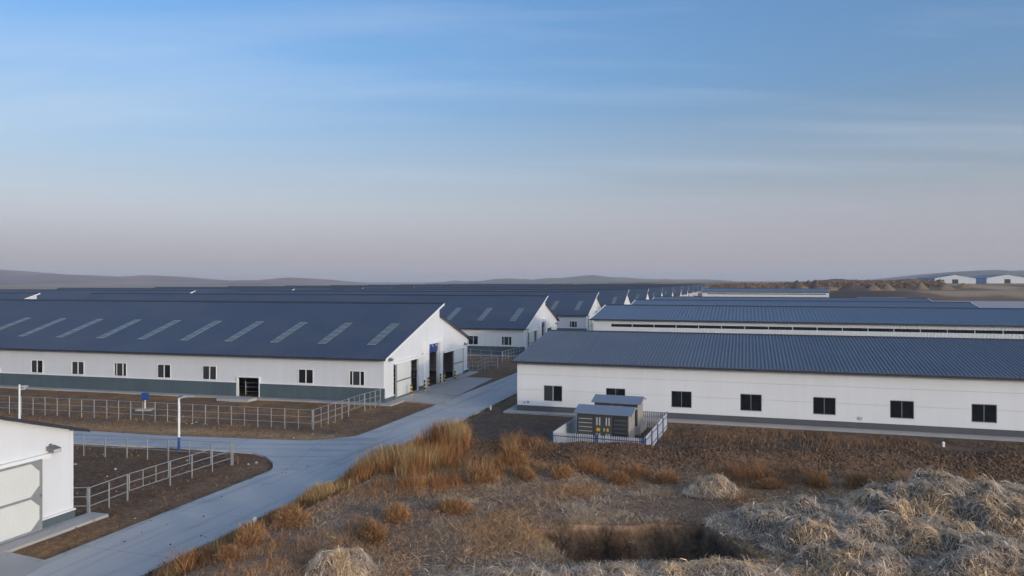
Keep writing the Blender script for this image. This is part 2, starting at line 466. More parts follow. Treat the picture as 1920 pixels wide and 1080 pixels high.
# ------------------------------------------------------------------ roads and aprons
rd = Vector((0.301, 0.954)).normalized()
rn = Vector((rd.y, -rd.x))
rz_road = math.atan2(rd.y, rd.x)
road_o = Vector((-12.8, 28.4))          # on the right edge
def strip(name, label, origin, s0, s1, w, z1, m):
    o = MB()
    n = 60
    for i in range(1):
        o.box(s0, s1, 0, w, -0.35, z1)
    ob = o.build(name, m, None, (origin.x, origin.y, 0), rz_road)
    return tag(ob, label, "road", kind="structure")
strip("road", "grey concrete farm road running from the front corner between the barns", road_o, -20, 640, 4.65, 0.03, M['road'])

def slab(name, label, px, z1, m, cat="road"):
    pts = [G(*p, z1) if len(p) == 2 else Vector(p[:2]).to_3d() for p in px]
    c = sum((Vector((p.x, p.y)) for p in pts), Vector((0, 0))) / len(pts)
    o = MB().prism([(p.x - c.x, p.y - c.y) for p in pts], -0.3, z1)
    ob = o.build(name, m, None, (c.x, c.y, 0))
    return tag(ob, label, cat, kind="structure")
slab("road", "concrete side road branching left in front of the paddock fence",
     [(-1200, 770), (-600, 795), (135, 830), (308, 838), (438, 846), (474, 849), (497, 855), (511, 866), (512, 876), (500, 892), (560, 880),
      (700, 830), (730, 795), (700, 806), (669, 817), (622, 823), (574, 826), (480, 823), (296, 816), (135, 806), (-600, 778), (-1200, 758)][::-1], 0.034, M['side_road'])
slab("pavement", "concrete forecourt slab at the front barn's left sliding door", [(757, 750.5), (820, 757), (856, 742.5), (797, 734.5)], 0.042, M['concrete'], "pavement")
slab("pavement", "concrete forecourt slab at the front barn's roller door", [(798.3, 733.8), (857.3, 741.9), (924, 709), (874, 707)], 0.046, M['concrete'], "pavement")
slab("pavement", "concrete forecourt corner in front of the near left barn", [(-260, 1010), (2, 1031.5), (95, 1052.5), (66, 1070), (-120, 1180), (-400, 1180)], 0.038, M['concrete'], "pavement")
slab("yard", "pale concrete yard beyond the blue roofed sheds", [(1700, 581), (2600, 590), (2600, 563), (1690, 562.5)], 0.03, M['concrete'], "yard")

# ------------------------------------------------------------------ wall builder
def wall(b, u0, u1, top, ops, at, t, z0=0.0, extra=()):
    """a wall slab with openings; at(u, z, d) -> point, d = depth into the wall"""
    br = sorted({u0, u1, *extra, *[o[0] for o in ops], *[o[1] for o in ops]})
    for a, c in zip(br[:-1], br[1:]):
        e = 1e-4
        ta, tc_ = top(a + e), top(c - e)
        cur = (z0, z0)
        for o in sorted([o for o in ops if o[0] <= a + 1e-6 and o[1] >= c - 1e-6], key=lambda o: o[2]):
            if o[2] > cur[0] + 1e-6:
                for d in (0, t):
                    b.poly([at(a, cur[0], d), at(c, cur[1], d), at(c, o[2], d), at(a, o[2], d)])
            cur = (o[3], o[3])
        for d in (0, t):
            b.poly([at(a, cur[0], d), at(c, cur[1], d), at(c, tc_, d), at(a, ta, d)])
        b.poly([at(a, ta, 0), at(c, tc_, 0), at(c, tc_, t), at(a, ta, t)])
    for o in ops:
        b.poly([at(o[0], o[2], 0), at(o[0], o[3], 0), at(o[0], o[3], t), at(o[0], o[2], t)])
        b.poly([at(o[1], o[2], 0), at(o[1], o[3], 0), at(o[1], o[3], t), at(o[1], o[2], t)])
        b.poly([at(o[0], o[3], 0), at(o[1], o[3], 0), at(o[1], o[3], t), at(o[0], o[3], t)])
        if o[2] > z0 + 1e-3:
            b.poly([at(o[0], o[2], 0), at(o[1], o[2], 0), at(o[1], o[2], t), at(o[0], o[2], t)])
    for u in (u0, u1):
        e = 1e-4 if u == u0 else -1e-4
        b.poly([at(u, z0, 0), at(u, top(u + e), 0), at(u, top(u + e), t), at(u, z0, t)])
    return b

def sheet(b, x0, x1, y0, z0, y1, z1, pitch, rib, thick=0.09, flat=0.62):
    """ribbed roofing sheet sloping from (y0, z0) to (y1, z1), ribs running down the slope"""
    xs = []
    x = x0
    while x < x1 - 1e-6:
        for f, h in ((0, 0), (flat, 0), (flat + 0.08, rib), (0.92, rib)):
            if x + f * pitch < x1: xs.append((x + f * pitch, h))
        x += pitch
    xs.append((x1, 0))
    k = len(b.v); n = len(xs)
    for (x, h) in xs: b.v.append((x, y0, z0 + h))
    for (x, h) in xs: b.v.append((x, y1, z1 + h))
    for i in range(n - 1): b.f.append((k + i, k + i + 1, k + n + i + 1, k + n + i))
    j = len(b.v)
    b.v += [(x0, y0, z0 - thick), (x1, y0, z0 - thick), (x1, y1, z1 - thick), (x0, y1, z1 - thick)]
    b.f.append((j + 3, j + 2, j + 1, j))
    b.f.append(tuple([j, j + 1] + [k + n - 1 - i for i in range(n)]))
    b.f.append(tuple([j + 2, j + 3] + [k + n + i for i in range(n)]))
    b.f.append((j, k, k + n, j + 3)); b.f.append((j + 1, j + 2, k + 2 * n - 1, k + n - 1))
    return b

# ------------------------------------------------------------------ cattle barns
BL, BW, BR, EH, CB, CT = 88.0, 22.8, 13.6, 3.93, 6.82, 8.04
SN = (CT - EH) / BR; SF = (CB - EH) / (BW - BR)
TH = R(15.0)
def gtop(y):
    return EH + SN * y if y < BR else CB - SF * (y - BR)
WIN_W, WIN_Z0, WIN_Z1 = 1.42, 1.47, 2.68
slots = [2.6 + 5.0 * k for k in range(18) if 2.6 + 5.0 * k < BL - 2]
door_slots = (2, 8, 14)
win_x = [-s for i, s in enumerate(slots) if i not in door_slots]
door_x = [-(slots[i] + 0.85) for i in door_slots]
parts = []          # (name, mesh, local place, tier, [(sub name, sub mesh, place)])
def part(name, b, m, tier=0, loc=(0, 0, 0), subs=()):
    parts.append((name, b.mesh(name, m) if isinstance(b, MB) else b, loc, tier, list(subs)))

ops = [(x - WIN_W / 2, x + WIN_W / 2, WIN_Z0, WIN_Z1) for x in win_x] + [(x - 1.12, x + 1.12, 0.0, 1.78) for x in door_x]
part("wall", wall(MB(), -BL, 0, lambda u: EH, ops, lambda u, z, d: (u, d, z), 0.18), M['white_wall'])
part("wall", wall(MB(), -BL, 0, lambda u: EH, [], lambda u, z, d: (u, BW - d, z), 0.18), M['white_wall'])
gops = [(2.0, 7.9, 0.02, 3.15), (10.15, 13.2, 0.0, 4.26), (14.5, 20.9, 0.02, 3.0)]
part("gable_wall", wall(MB(), 0.19, BW - 0.19, gtop, gops, lambda u, z, d: (0.004 - d, u, z), 0.2, extra=(BR,)), M['white_wall'])
part("gable_wall", wall(MB(), 0.19, BW - 0.19, gtop, [], lambda u, z, d: (-BL - 0.004 + d, u, z), 0.2, extra=(BR,)), M['white_wall'])
part("clerestory_wall", MB().box(-BL + 0.21, -0.21, BR - 0.12, BR - 0.004, CB - 0.3, CT - 0.08), M['white_wall'])
part("roof", sheet(MB(), -BL - 0.3, 0.38, -0.5, EH - 0.5 * SN + 0.10, BR + 0.42, CT + 0.42 * SN + 0.10, 0.33, 0.022), M['navy_roof'])
part("roof", sheet(MB(), -BL - 0.3, 0.38, BW + 0.5, EH - 0.5 * SF + 0.10, BR + 0.01, CB + 0.10, 0.33, 0.022), M['navy_roof'])
part("ridge_cap", MB().hexa([(-BL - 0.32, BR + 0.15, CT + 0.15 * SN + 0.13), (0.4, BR + 0.15, CT + 0.15 * SN + 0.13), (0.4, BR + 0.5, CT + 0.03), (-BL - 0.32, BR + 0.5, CT + 0.03)],
                            [(-BL - 0.32, BR + 0.15, CT + 0.15 * SN + 0.17), (0.4, BR + 0.15, CT + 0.15 * SN + 0.17), (0.4, BR + 0.5, CT + 0.5 * SN + 0.19), (-BL - 0.32, BR + 0.5, CT + 0.5 * SN + 0.19)]), M['dark_trim'])
part("eave_gutter", MB().box(-BL - 0.3, 0.36, -0.62, -0.505, EH - 0.5 * SN - 0.06, EH - 0.5 * SN + 0.09), M['dark_trim'])
part("rake_trim", MB().hexa([(0.385, -0.5, EH - 0.5 * SN - 0.08), (0.42, -0.5, EH - 0.5 * SN - 0.08), (0.42, BR + 0.42, CT + 0.42 * SN - 0.08), (0.385, BR + 0.42, CT + 0.42 * SN - 0.08)],
                            [(0.385, -0.5, EH - 0.5 * SN + 0.13), (0.42, -0.5, EH - 0.5 * SN + 0.13), (0.42, BR + 0.42, CT + 0.42 * SN + 0.13), (0.385, BR + 0.42, CT + 0.42 * SN + 0.13)]), M['white_trim'], 0)
part("rake_trim", MB().hexa([(0.385, BR + 0.01, CB + 0.0), (0.42, BR + 0.01, CB + 0.0), (0.42, BW + 0.5, EH - 0.5 * SF + 0.0), (0.385, BW + 0.5, EH - 0.5 * SF + 0.0)],
                            [(0.385, BR + 0.01, CB + 0.13), (0.42, BR + 0.01, CB + 0.13), (0.42, BW + 0.5, EH - 0.5 * SF + 0.13), (0.385, BW + 0.5, EH - 0.5 * SF + 0.13)]), M['dark_trim'], 0)
# front plinth with white capping, broken at the cattle doors
ed = [0.07]
for x in sorted(door_x, reverse=True): ed += [x + 1.12, x - 1.12]
ed.append(-BL)
pl, cp = MB(), MB()
for a, c in zip(ed[0::2], ed[1::2]):
    part("plinth", MB().box(c, a, -0.08, -0.004, -0.2, 1.28), M['plinth']); part("plinth_cap", MB().box(c, a, -0.10, -0.004, 1.285, 1.36), M['white_trim'], 1)
pl, cp = MB(), MB()
for a, c in ((0.0, 1.98), (7.92, 10.1), (13.25, 14.45), (20.95, BW)):
    part("plinth", MB().box(0.009, 0.11, a, c, -0.2, 0.40), M['plinth'], 0); part("plinth_cap", MB().box(0.009, 0.16, a, c, 0.405, 0.46), M['white_trim'], 1)
part("apron", MB().box(-BL, 1.1, -0.95, -0.09, -0.2, 0.05), M['concrete'], 0)
part("apron", MB().box(0.12, 1.15, -0.08, BW + 0.8, -0.2, 0.055), M['concrete'], 0)
part("floor", MB().box(-BL + 0.2, -0.22, 0.2, BW - 0.2, -0.2, 0.02), M['barn_floor'], 0)
part("corner_trim", MB().box(-0.10, 0.012, -0.012, 0.10, 1.37, EH - 0.02), M['white_trim'], 1)
# windows
fr = MB()
w2 = WIN_W / 2
for a in ((-w2 - 0.07, w2 + 0.07, WIN_Z0 - 0.09, WIN_Z0), (-w2 - 0.07, w2 + 0.07, WIN_Z1, WIN_Z1 + 0.07), (-w2 - 0.07, -w2, WIN_Z0, WIN_Z1), (w2, w2 + 0.07, WIN_Z0, WIN_Z1)):
    fr.box(a[0], a[1], -0.035, 0.06, a[2], a[3])
frame = fr.mesh("window", M['white_trim'])
pane_d = MB().box(-w2 / 2 + 0.03, w2 / 2 - 0.03, -0.01, 0.005, WIN_Z0 + 0.04, WIN_Z1 - 0.04).mesh("pane", M['glass'])
pane_g = MB().box(-w2 / 2 + 0.03, w2 / 2 - 0.03, -0.01, 0.005, WIN_Z0 + 0.04, WIN_Z1 - 0.04).mesh("pane", M['glass_grey'])
mull = MB().box(-0.035, 0.035, 0.0, 0.06, WIN_Z0 + 0.002, WIN_Z1 - 0.002).mesh("mullion", M['white_trim'])
for i, x in enumerate(win_x):
    k = (i * 7) % 3
    subs = [("pane", pane_g if k != 1 else pane_d, (-w2 / 2, 0.05, 0)), ("pane", pane_d if k != 2 else pane_g, (w2 / 2, 0.06, 0)), ("mullion", mull, (0.0, 0.0, 0))]
    if i % 4 == 0:                           # a half-open sliding sash
        subs = [("pane", pane_g, (-0.06, 0.03, 0)), ("mullion", mull, (-0.40, 0.0, 0)), ("mullion", mull, (0.30, 0.0, 0)),
                ("pane", pane_d, (w2 / 2, 0.09, 0)), ("pane", pane_d, (-w2 / 2, 0.09, 0))]
    part("window", frame, None, 1, (x, 0, 0), subs)
# cattle door frame, step and pen rails inside
df = MB()
for a in ((-1.22, -1.12, 0, 1.86), (1.12, 1.22, 0, 1.86), (-1.12, 1.12, 1.78, 1.86)):
    df.box(a[0], a[1], -0.10, -0.004, a[2], a[3])
df = df.mesh("door_frame", M['white_trim'])
step = MB().box(-1.7, 1.5, -2.3, -0.96, -0.2, 0.14).mesh("door_slab", M['concrete'])
gate = MB()
for z in (0.35, 0.75, 1.15): gate.tube((-1.0, 0.9, z), (4.5, 1.5, z), 0.03)
for x in (-0.95, 0.9, 2.6): gate.tube((x, 0.95, 0), (x, 0.95, 1.3), 0.04)
gate = gate.mesh("pen_rail", M['galv'])
for x in door_x:
    part("door_frame", df, None, 1, (x, 0, 0)); part("door_slab", step, None, 1, (x, 0, 0)); part("pen_rail", gate, None, 2, (x, 0, 0))
pen = MB()
for y in (3.2, 7.2, 10.0, 13.4, 16.4, 19.6):
    for z in (0.45, 0.85, 1.25): pen.tube((-30, y, z), (-1.6, y, z), 0.03, 5)
    for x in range(-28, -1, 3): pen.tube((x, y, 0), (x, y, 1.4), 0.045, 5)
part("pen_rail", pen, M['galv'], 2)
# skylight strips: frame with five panes
sy0, sy1 = 0.185 * BR, 0.565 * BR
zr = lambda y: EH + SN * y + 0.135
fr = MB()
for y in np.linspace(sy0, sy1, 6):
    fr.hexa([(-0.43, y - 0.07, zr(y - 0.07)), (0.43, y - 0.07, zr(y - 0.07)), (0.43, y + 0.07, zr(y + 0.07)), (-0.43, y + 0.07, zr(y + 0.07))],
            [(-0.43, y - 0.07, zr(y - 0.07) + 0.035), (0.43, y - 0.07, zr(y - 0.07) + 0.035), (0.43, y + 0.07, zr(y + 0.07) + 0.035), (-0.43, y + 0.07, zr(y + 0.07) + 0.035)])
for x in (-0.43, 0.405):
    fr.hexa([(x, sy0, zr(sy0)), (x + 0.025, sy0, zr(sy0)), (x + 0.025, sy1, zr(sy1)), (x, sy1, zr(sy1))],
            [(x, sy0, zr(sy0) + 0.03), (x + 0.025, sy0, zr(sy0) + 0.03), (x + 0.025, sy1, zr(sy1) + 0.03), (x, sy1, zr(sy1) + 0.03)])
skyf = fr.mesh("skylight", M['skylight_bar'])
dyp = (sy1 - sy0) / 5
skyp = MB().hexa([(-0.40, 0.08, 0.08 * SN), (0.40, 0.08, 0.08 * SN), (0.40, dyp - 0.08, (dyp - 0.08) * SN), (-0.40, dyp - 0.08, (dyp - 0.08) * SN)],
                 [(-0.40, 0.08, 0.08 * SN + 0.02), (0.40, 0.08, 0.08 * SN + 0.02), (0.40, dyp - 0.08, (dyp - 0.08) * SN + 0.02), (-0.40, dyp - 0.08, (dyp - 0.08) * SN + 0.02)]).mesh("pane", M['skylight'])
for s in slots:
    part("skylight", skyf, None, 1, (-s + 0.2, 0, 0), [("pane", skyp, (0, sy0 + k * dyp, zr(sy0 + k * dyp))) for k in range(5)])
farsky = MB().hexa([(-0.43, sy0, zr(sy0)), (0.43, sy0, zr(sy0)), (0.43, sy1, zr(sy1)), (-0.43, sy1, zr(sy1))],
                   [(-0.43, sy0, zr(sy0) + 0.03), (0.43, sy0, zr(sy0) + 0.03), (0.43, sy1, zr(sy1) + 0.03), (-0.43, sy1, zr(sy1) + 0.03)]).mesh("skylight", M['skylight'])
# gable doors
def sliding(w, h):
    b = MB().box(0, 0.07, 0, w, 0.10, h)
    s = MB()
    for a in ((0, w, h / 2 - 0.05, h / 2 + 0.05), (0, w, 0.10, 0.17), (0, 0.07, 0.17, h), (w - 0.07, w, 0.17, h)):
        s.box(0.072, 0.11, a[0], a[1], a[2], a[3])
    return b.mesh("sliding_door", M['cream_door']), s.mesh("door_frame", M['steel_dark'])
d1, d1f = sliding(3.45, 3.12); d2, d2f = sliding(3.3, 2.98)
part("sliding_door", d1, None, 0, (0.03, 2.36, 0), [("door_frame", d1f, (0, 0, 0))])
part("sliding_door", d2, None, 0, (0.03, 17.7, 0), [("door_frame", d2f, (0, 0, 0))])
part("door_track", MB().box(0.02, 0.22, 1.8, 8.9, 3.15, 3.36), M['white_trim'], 1)
part("door_track", MB().box(0.02, 0.22, 14.5, 21.5, 3.0, 3.2), M['white_trim'], 1)
cf = MB()
for a in ((9.3, 10.12, 0.05, 4.26), (13.23, 14.05, 0.05, 4.26), (9.3, 14.05, 4.265, 4.78)):
    cf.box(0.012, 0.24, a[0], a[1], a[2], a[3])
part("door_frame", cf, M['white_trim'], 0)
rl = MB()
for k in range(6): rl.box(-0.10, -0.04 + 0.02 * (k % 2), 10.17, 13.18, 3.38 + 0.145 * k, 3.38 + 0.145 * k + 0.14)
rolled = rl.mesh("roller_door", M['roller'])
mk = MB()
for y in (10.6, 11.6, 12.6):
    mk.hexa([(-0.015, y, 3.95), (-0.012, y, 3.95), (-0.012, y + 0.08, 3.95), (-0.015, y + 0.08, 3.95)], [(-0.015, y, 4.2), (-0.012, y, 4.2), (-0.012, y + 0.08, 4.2), (-0.015, y + 0.08, 4.2)])
    mk.hexa([(-0.015, y + 0.08, 4.0), (-0.012, y + 0.08, 4.0), (-0.012, y + 0.35, 3.9), (-0.015, y + 0.35, 3.9)], [(-0.015, y + 0.08, 4.06), (-0.012, y + 0.08, 4.06), (-0.012, y + 0.35, 3.96), (-0.015, y + 0.35, 3.96)])
part("roller_door", rolled, None, 1, (0, 0, 0), [("white_mark", mk.mesh("white_mark", M['white_trim']), (0, 0, 0))])
for a in (8.55, 9.02):
    pass
part("wall_box", MB().box(0.02, 0.14, 8.5, 8.85, 3.35, 3.55), M['pale_metal'], 2)
fl = MB().hexa([(0.06, -0.2, -0.10), (0.42, -0.2, -0.22), (0.42, 0.2, -0.22), (0.06, 0.2, -0.10)], [(0.06, -0.2, 0.05), (0.42, -0.2, -0.05), (0.42, 0.2, -0.05), (0.06, 0.2, 0.05)])
fl.box(0.005, 0.1, -0.05, 0.05, -0.12, 0.12)
fl = fl.mesh("floodlight", M['steel_dark'])
lens = MB().hexa([(0.425, -0.16, -0.20), (0.44, -0.16, -0.20), (0.44, 0.16, -0.20), (0.425, 0.16, -0.20)], [(0.425, -0.16, -0.08), (0.44, -0.16, -0.08), (0.44, 0.16, -0.08), (0.425, 0.16, -0.08)]).mesh("lens", M['pale_metal'])
part("floodlight", fl, None, 1, (0.005, 0.95, 3.78), [("lens", lens, (0, 0, 0))])
part("floodlight", fl, None, 1, (0.005, 21.6, 3.45), [("lens", lens, (0, 0, 0))])

def barn(loc, rz, tier, label, group, skip=()):
    root = empty("cattle_barn", loc, rz)
    tag(root, label, "barn", group)
    for name, me, pl_, t, subs in parts:
        if t > tier or name in skip: continue
        o = put(name, me, root, pl_)
        for sn, sm, sp in subs:
            if tier >= 1 or sn == "door_frame": put(sn, sm, o, sp)
    if tier == 0:
        for s in slots[:6]: put("skylight", farsky, root, (-s + 0.2, 0, 0))
    return root

ORD = ["first", "second", "third", "fourth", "fifth", "sixth", "seventh", "eighth", "ninth", "tenth", "eleventh", "twelfth", "thirteenth"]
B0 = Vector((-11.1, 64.8, 0)); STEP = Vector((12.85, 40.9, 0))
GRP = "navy roofed cattle barns in the main row"
rot_root = barn(B0, -TH, 2, "long white barn with navy roof and skylights, nearest whole one behind the paddock", GRP)
for n in range(1, 13):
    sk = ("pen_rail",)
    lab = {1: "second white barn of the main row, right behind the nearest navy roofed barn",
           2: "third white barn of the main row, its gable left of the light blue shed roof"}.get(
           n, ORD[n] + " white gabled barn of the main row, counting back from the nearest" if n < 12 else "farthest barn of the main row, last white gable tip at the end")
    barn(B0 + STEP * n, -TH, 2 if n == 1 else (1 if n <= 3 else 0), lab, GRP)
# second column of barns beyond a gap at the left ends
ldir = Vector((-math.cos(TH), math.sin(TH), 0))
for n in range(1, 13):
    lab = ORD[n - 1] + (" barn back in the left column, small white gable tip showing over the ridges" if n <= 4 else " barn back in the left column, navy roof strip among the far ridges")
    barn(B0 + STEP * n + ldir * (BL + 13.0), -TH, 0, lab, "navy roofed cattle barns in the left column", ("apron", "floor", "eave_gutter"))
# the barn cut by the lower left corner: only the end of its gable shows
TH2 = R(17.5)
c2 = Vector((math.sin(TH2), math.cos(TH2), 0))
near = barn(Vector((-19.62, 33.4, 0)) - c2 * BW, -TH2, 2, "white barn gable cut off by the lower left corner, with mesh patterned sliding door", "near left barn", ("pen_rail", "sliding_door", "roller_door"))
# its own wide closed door with diamond mesh
dm = mat('diamond_mesh_door', (0.68, 0.69, 0.66), 0.6, 0.04, 1.0)
n_, l_ = dm.node_tree.nodes, dm.node_tree.links
t_ = n_.new("ShaderNodeTexCoord"); m_ = n_.new("ShaderNodeMapping"); m_.inputs["Rotation"].default_value = (R(45), 0, 0); m_.inputs["Scale"].default_value = (1, 9, 9)
l_.new(t_.outputs["Object"], m_.inputs[0])
ck = n_.new("ShaderNodeTexChecker"); ck.inputs["Scale"].default_value = 1.0
l_.new(m_.outputs[0], ck.inputs["Vector"])
bp = n_.new("ShaderNodeBump"); bp.inputs["Distance"].default_value = 0.02
l_.new(ck.outputs["Fac"], bp.inputs["Height"]); l_.new(bp.outputs[0], n_["Principled BSDF"].inputs["Normal"])
dr = MB().box(0.20, 0.26, 14.55, 20.95, 0.12, 3.05).build("sliding_door", dm, near)
fr = MB()
for z in (0.08, 1.50, 2.98): fr.box(0.262, 0.31, 14.55, 21.0, z, z + 0.09)
for y in (14.55, 20.9): fr.box(0.262, 0.31, y, y + 0.1, 0.17, 2.98)
for z, s in ((0.17, 1), (1.50, -1), (1.59, 1), (2.98, -1)):
    fr.hexa([(0.262, 20.5, z), (0.30, 20.5, z), (0.30, 20.9, z), (0.262, 20.9, z)], [(0.262, 20.86, z + 0.36 * s), (0.30, 20.86, z + 0.36 * s), (0.30, 20.9, z + 0.36 * s), (0.262, 20.9, z + 0.36 * s)])
fr.build("door_frame", M['galv'], dr)

# ------------------------------------------------------------------ low white building on the right
A2 = R(17.4)
def dirs(a): return Vector((math.cos(a), -math.sin(a), 0)), Vector((math.sin(a), math.cos(a), 0))
SX, SY = dirs(A2)
store = empty("storage_building", (0.43, 61.0, 0), -A2)
tag(store, "low white panelled building with ribbed grey blue roof and dark windows at right", "building")
SL, SW, SE, SR = 62.0, 22.9, 4.05, 5.72
sw_x = [3.0 + 5.06 * k for k in range(12)]
so = [(x - 0.76, x + 0.76, 0.93, 2.18) for x in sw_x]
def clip(ops, a, c): return [(o[0], o[1], max(o[2], a), min(o[3], c)) for o in ops if o[3] > a + 1e-3 and o[2] < c - 1e-3]
for a, c in ((0.50, 1.785), (1.80, 3.005), (3.02, SE)):
    b = MB()
    os_ = clip(so, a, c)
    br = sorted({0.0, SL, *[o[0] for o in os_], *[o[1] for o in os_]})
    for p, q in zip(br[:-1], br[1:]):
        hit = [o for o in os_ if o[0] <= p + 1e-6 and o[1] >= q - 1e-6]
        zz = [(a, c)] if not hit else [(a, hit[0][2]), (hit[0][3], c)]
        for z0, z1 in zz:
            if z1 - z0 > 0.01: b.box(p, q, 0, 0.12, z0, z1)
    b.build("wall_panel", M['store_wall'], store)
MB().box(0.02, SL - 0.02, 0.06, 0.11, 1.785, 1.80).build("panel_joint", M['steel_dark'], store)
MB().box(0.02, SL - 0.02, 0.06, 0.11, 3.005, 3.02).build("panel_joint", M['steel_dark'], store)
MB().box(-0.03, SL + 0.03, -0.03, 0.1, -0.2, 0.497).build("plinth", M['grey_plinth'], store)
MB().box(-0.03, 0.15, 0.13, SW - 0.1, -0.2, 0.497).build("plinth", M['grey_plinth'], store)
stop = lambda y: SE + (SR - SE) * (1 - abs(y - SW / 2) / (SW / 2))
for x in (0.003, SL - 0.18):
    wall(MB(), 0.125, SW - 0.1, stop, [], lambda u, z, d, x=x: (x + d, u, z), 0.17, 0.5, extra=(SW / 2,)).build("gable_wall", M['white_wall'], store)
MB().box(0, SL, SW - 0.09, SW + 0.05, 0.0, SE).build("wall", M['white_wall'], store)
sl_s = (SR - SE) / (SW / 2)
sheet(MB(), -0.35, SL + 0.35, -0.42, SE - 0.42 * sl_s + 0.12, SW / 2, SR + 0.12, 0.27, 0.06, 0.1, 0.45).build("roof", M['blue_roof'], store)
sheet(MB(), -0.35, SL + 0.35, SW + 0.42, SE - 0.42 * sl_s + 0.12, SW / 2 + 0.005, SR + 0.12, 0.27, 0.06, 0.1, 0.45).build("roof", M['blue_roof'], store)
MB().hexa([(-0.37, SW / 2 - 0.3, SR + 0.10), (SL + 0.37, SW / 2 - 0.3, SR + 0.10), (SL + 0.37, SW / 2 + 0.3, SR + 0.10), (-0.37, SW / 2 + 0.3, SR + 0.10)],
          [(-0.37, SW / 2 - 0.28, SR + 0.19), (SL + 0.37, SW / 2 - 0.28, SR + 0.19), (SL + 0.37, SW / 2 + 0.28, SR + 0.19), (-0.37, SW / 2 + 0.28, SR + 0.19)]).build("ridge_cap", M['dark_trim'], store)
MB().box(-0.35, SL + 0.35, -0.56, -0.425, SE - 0.10, SE + 0.05).build("eave_gutter", M['dark_trim'], store)
MB().box(-0.9, SL, -0.95, -0.035, -0.2, 0.06).build("apron", M['concrete'], store)
MB().box(-0.9, -0.035, -0.03, SW, -0.2, 0.058).build("apron", M['concrete'], store)
wf = MB()
for a in ((-0.76, 0.76, 0.93, 0.98), (-0.76, 0.76, 2.13, 2.18), (-0.76, -0.71, 0.98, 2.13), (0.71, 0.76, 0.98, 2.13)):
    wf.box(a[0], a[1], 0.03, 0.09, a[2], a[3])
wf = wf.mesh("window", M['steel_dark'])
wfl = None
sill = MB().box(-0.80, 0.80, -0.03, 0.028, 0.88, 0.928).mesh("sill", M['white_trim'])
wp = MB().box(-0.36, 0.36, -0.008, 0.008, 0.98, 2.13).mesh("pane", M['glass'])
wpg = MB().box(-0.36, 0.36, -0.008, 0.008, 0.98, 2.13).mesh("pane", M['glass_grey'])
wm = MB().box(-0.03, 0.03, 0.028, 0.085, 0.982, 2.128).mesh("mullion", M['steel_dark'])
wml = MB().box(-0.03, 0.03, 0.028, 0.085, 0.982, 2.128).mesh("mullion", M['pale_metal'])
for i, x in enumerate(sw_x):
    o = put("window", wf, store, (x, 0, 0))
    put("pane", wpg if i == 0 else wp, o, (-0.36, 0.05, 0)); put("pane", wp, o, (0.36, 0.062, 0))
    put("mullion", wml if i == 0 else wm, o, (0, 0, 0)); put("sill", sill, o, (0, 0, 0))
wt = MB()                                # small dark lettering stencilled low on the wall, too blurred to read
for k, (a, w, h) in enumerate(((0.50, 0.05, 0.10), (0.58, 0.06, 0.10), (0.68, 0.05, 0.12), (0.84, 0.07, 0.20), (0.94, 0.06, 0.20))):
    wt.box(a, a + w, -0.006, -0.001, 0.66, 0.66 + h)
wt.build("stencilled_mark", M['steel_dark'], store)
MB().box(25.5, 25.75, -0.05, -0.001, 0.68, 0.9).build("wall_vent", M['pale_metal'], store)

# ------------------------------------------------------------------ light blue roofed sheds behind it
ribw = mat('ribbed_white_cladding', (0.66, 0.67, 0.66), 0.5, 0.04, 0.3)
def cladding(u0, u1, z0, z1, pitch=0.33, rib=0.018):
    """vertical ribbed sheet in the plane y = 0"""
    b = MB(); xs = []; x = u0
    while x < u1 - 1e-6:
        for f, h in ((0, 0), (0.66, 0), (0.74, -rib), (0.92, -rib)):
            if x + f * pitch < u1: xs.append((x + f * pitch, h))
        x += pitch
    xs.append((u1, 0))
    k = len(b.v); n = len(xs)
    for x, h in xs: b.v.append((x, h, z0))
    for x, h in xs: b.v.append((x, h, z1))
    for i in range(n - 1): b.f.append((k + i, k + i + 1, k + n + i + 1, k + n + i))
    j = len(b.v)
    b.v += [(u0, 0.1, z0), (u1, 0.1, z0), (u1, 0.1, z1), (u0, 0.1, z1)]
    b.f.append((j, j + 1, j + 2, j + 3))
    b.f.append(tuple([k + i for i in range(n)] + [j + 1, j])); b.f.append(tuple([k + n + i for i in range(n)] + [j + 2, j + 3]))
    b.f.append((k, j, j + 3, k + n)); b.f.append((k + n - 1, j + 1, j + 2, k + 2 * n - 1))
    return b
DL, DW, DE, DR = 50.0, 20.4, 5.95, 7.28
dsl = (DR - DE) / (DW / 2)
rb0, rb1 = 5.05, 5.40
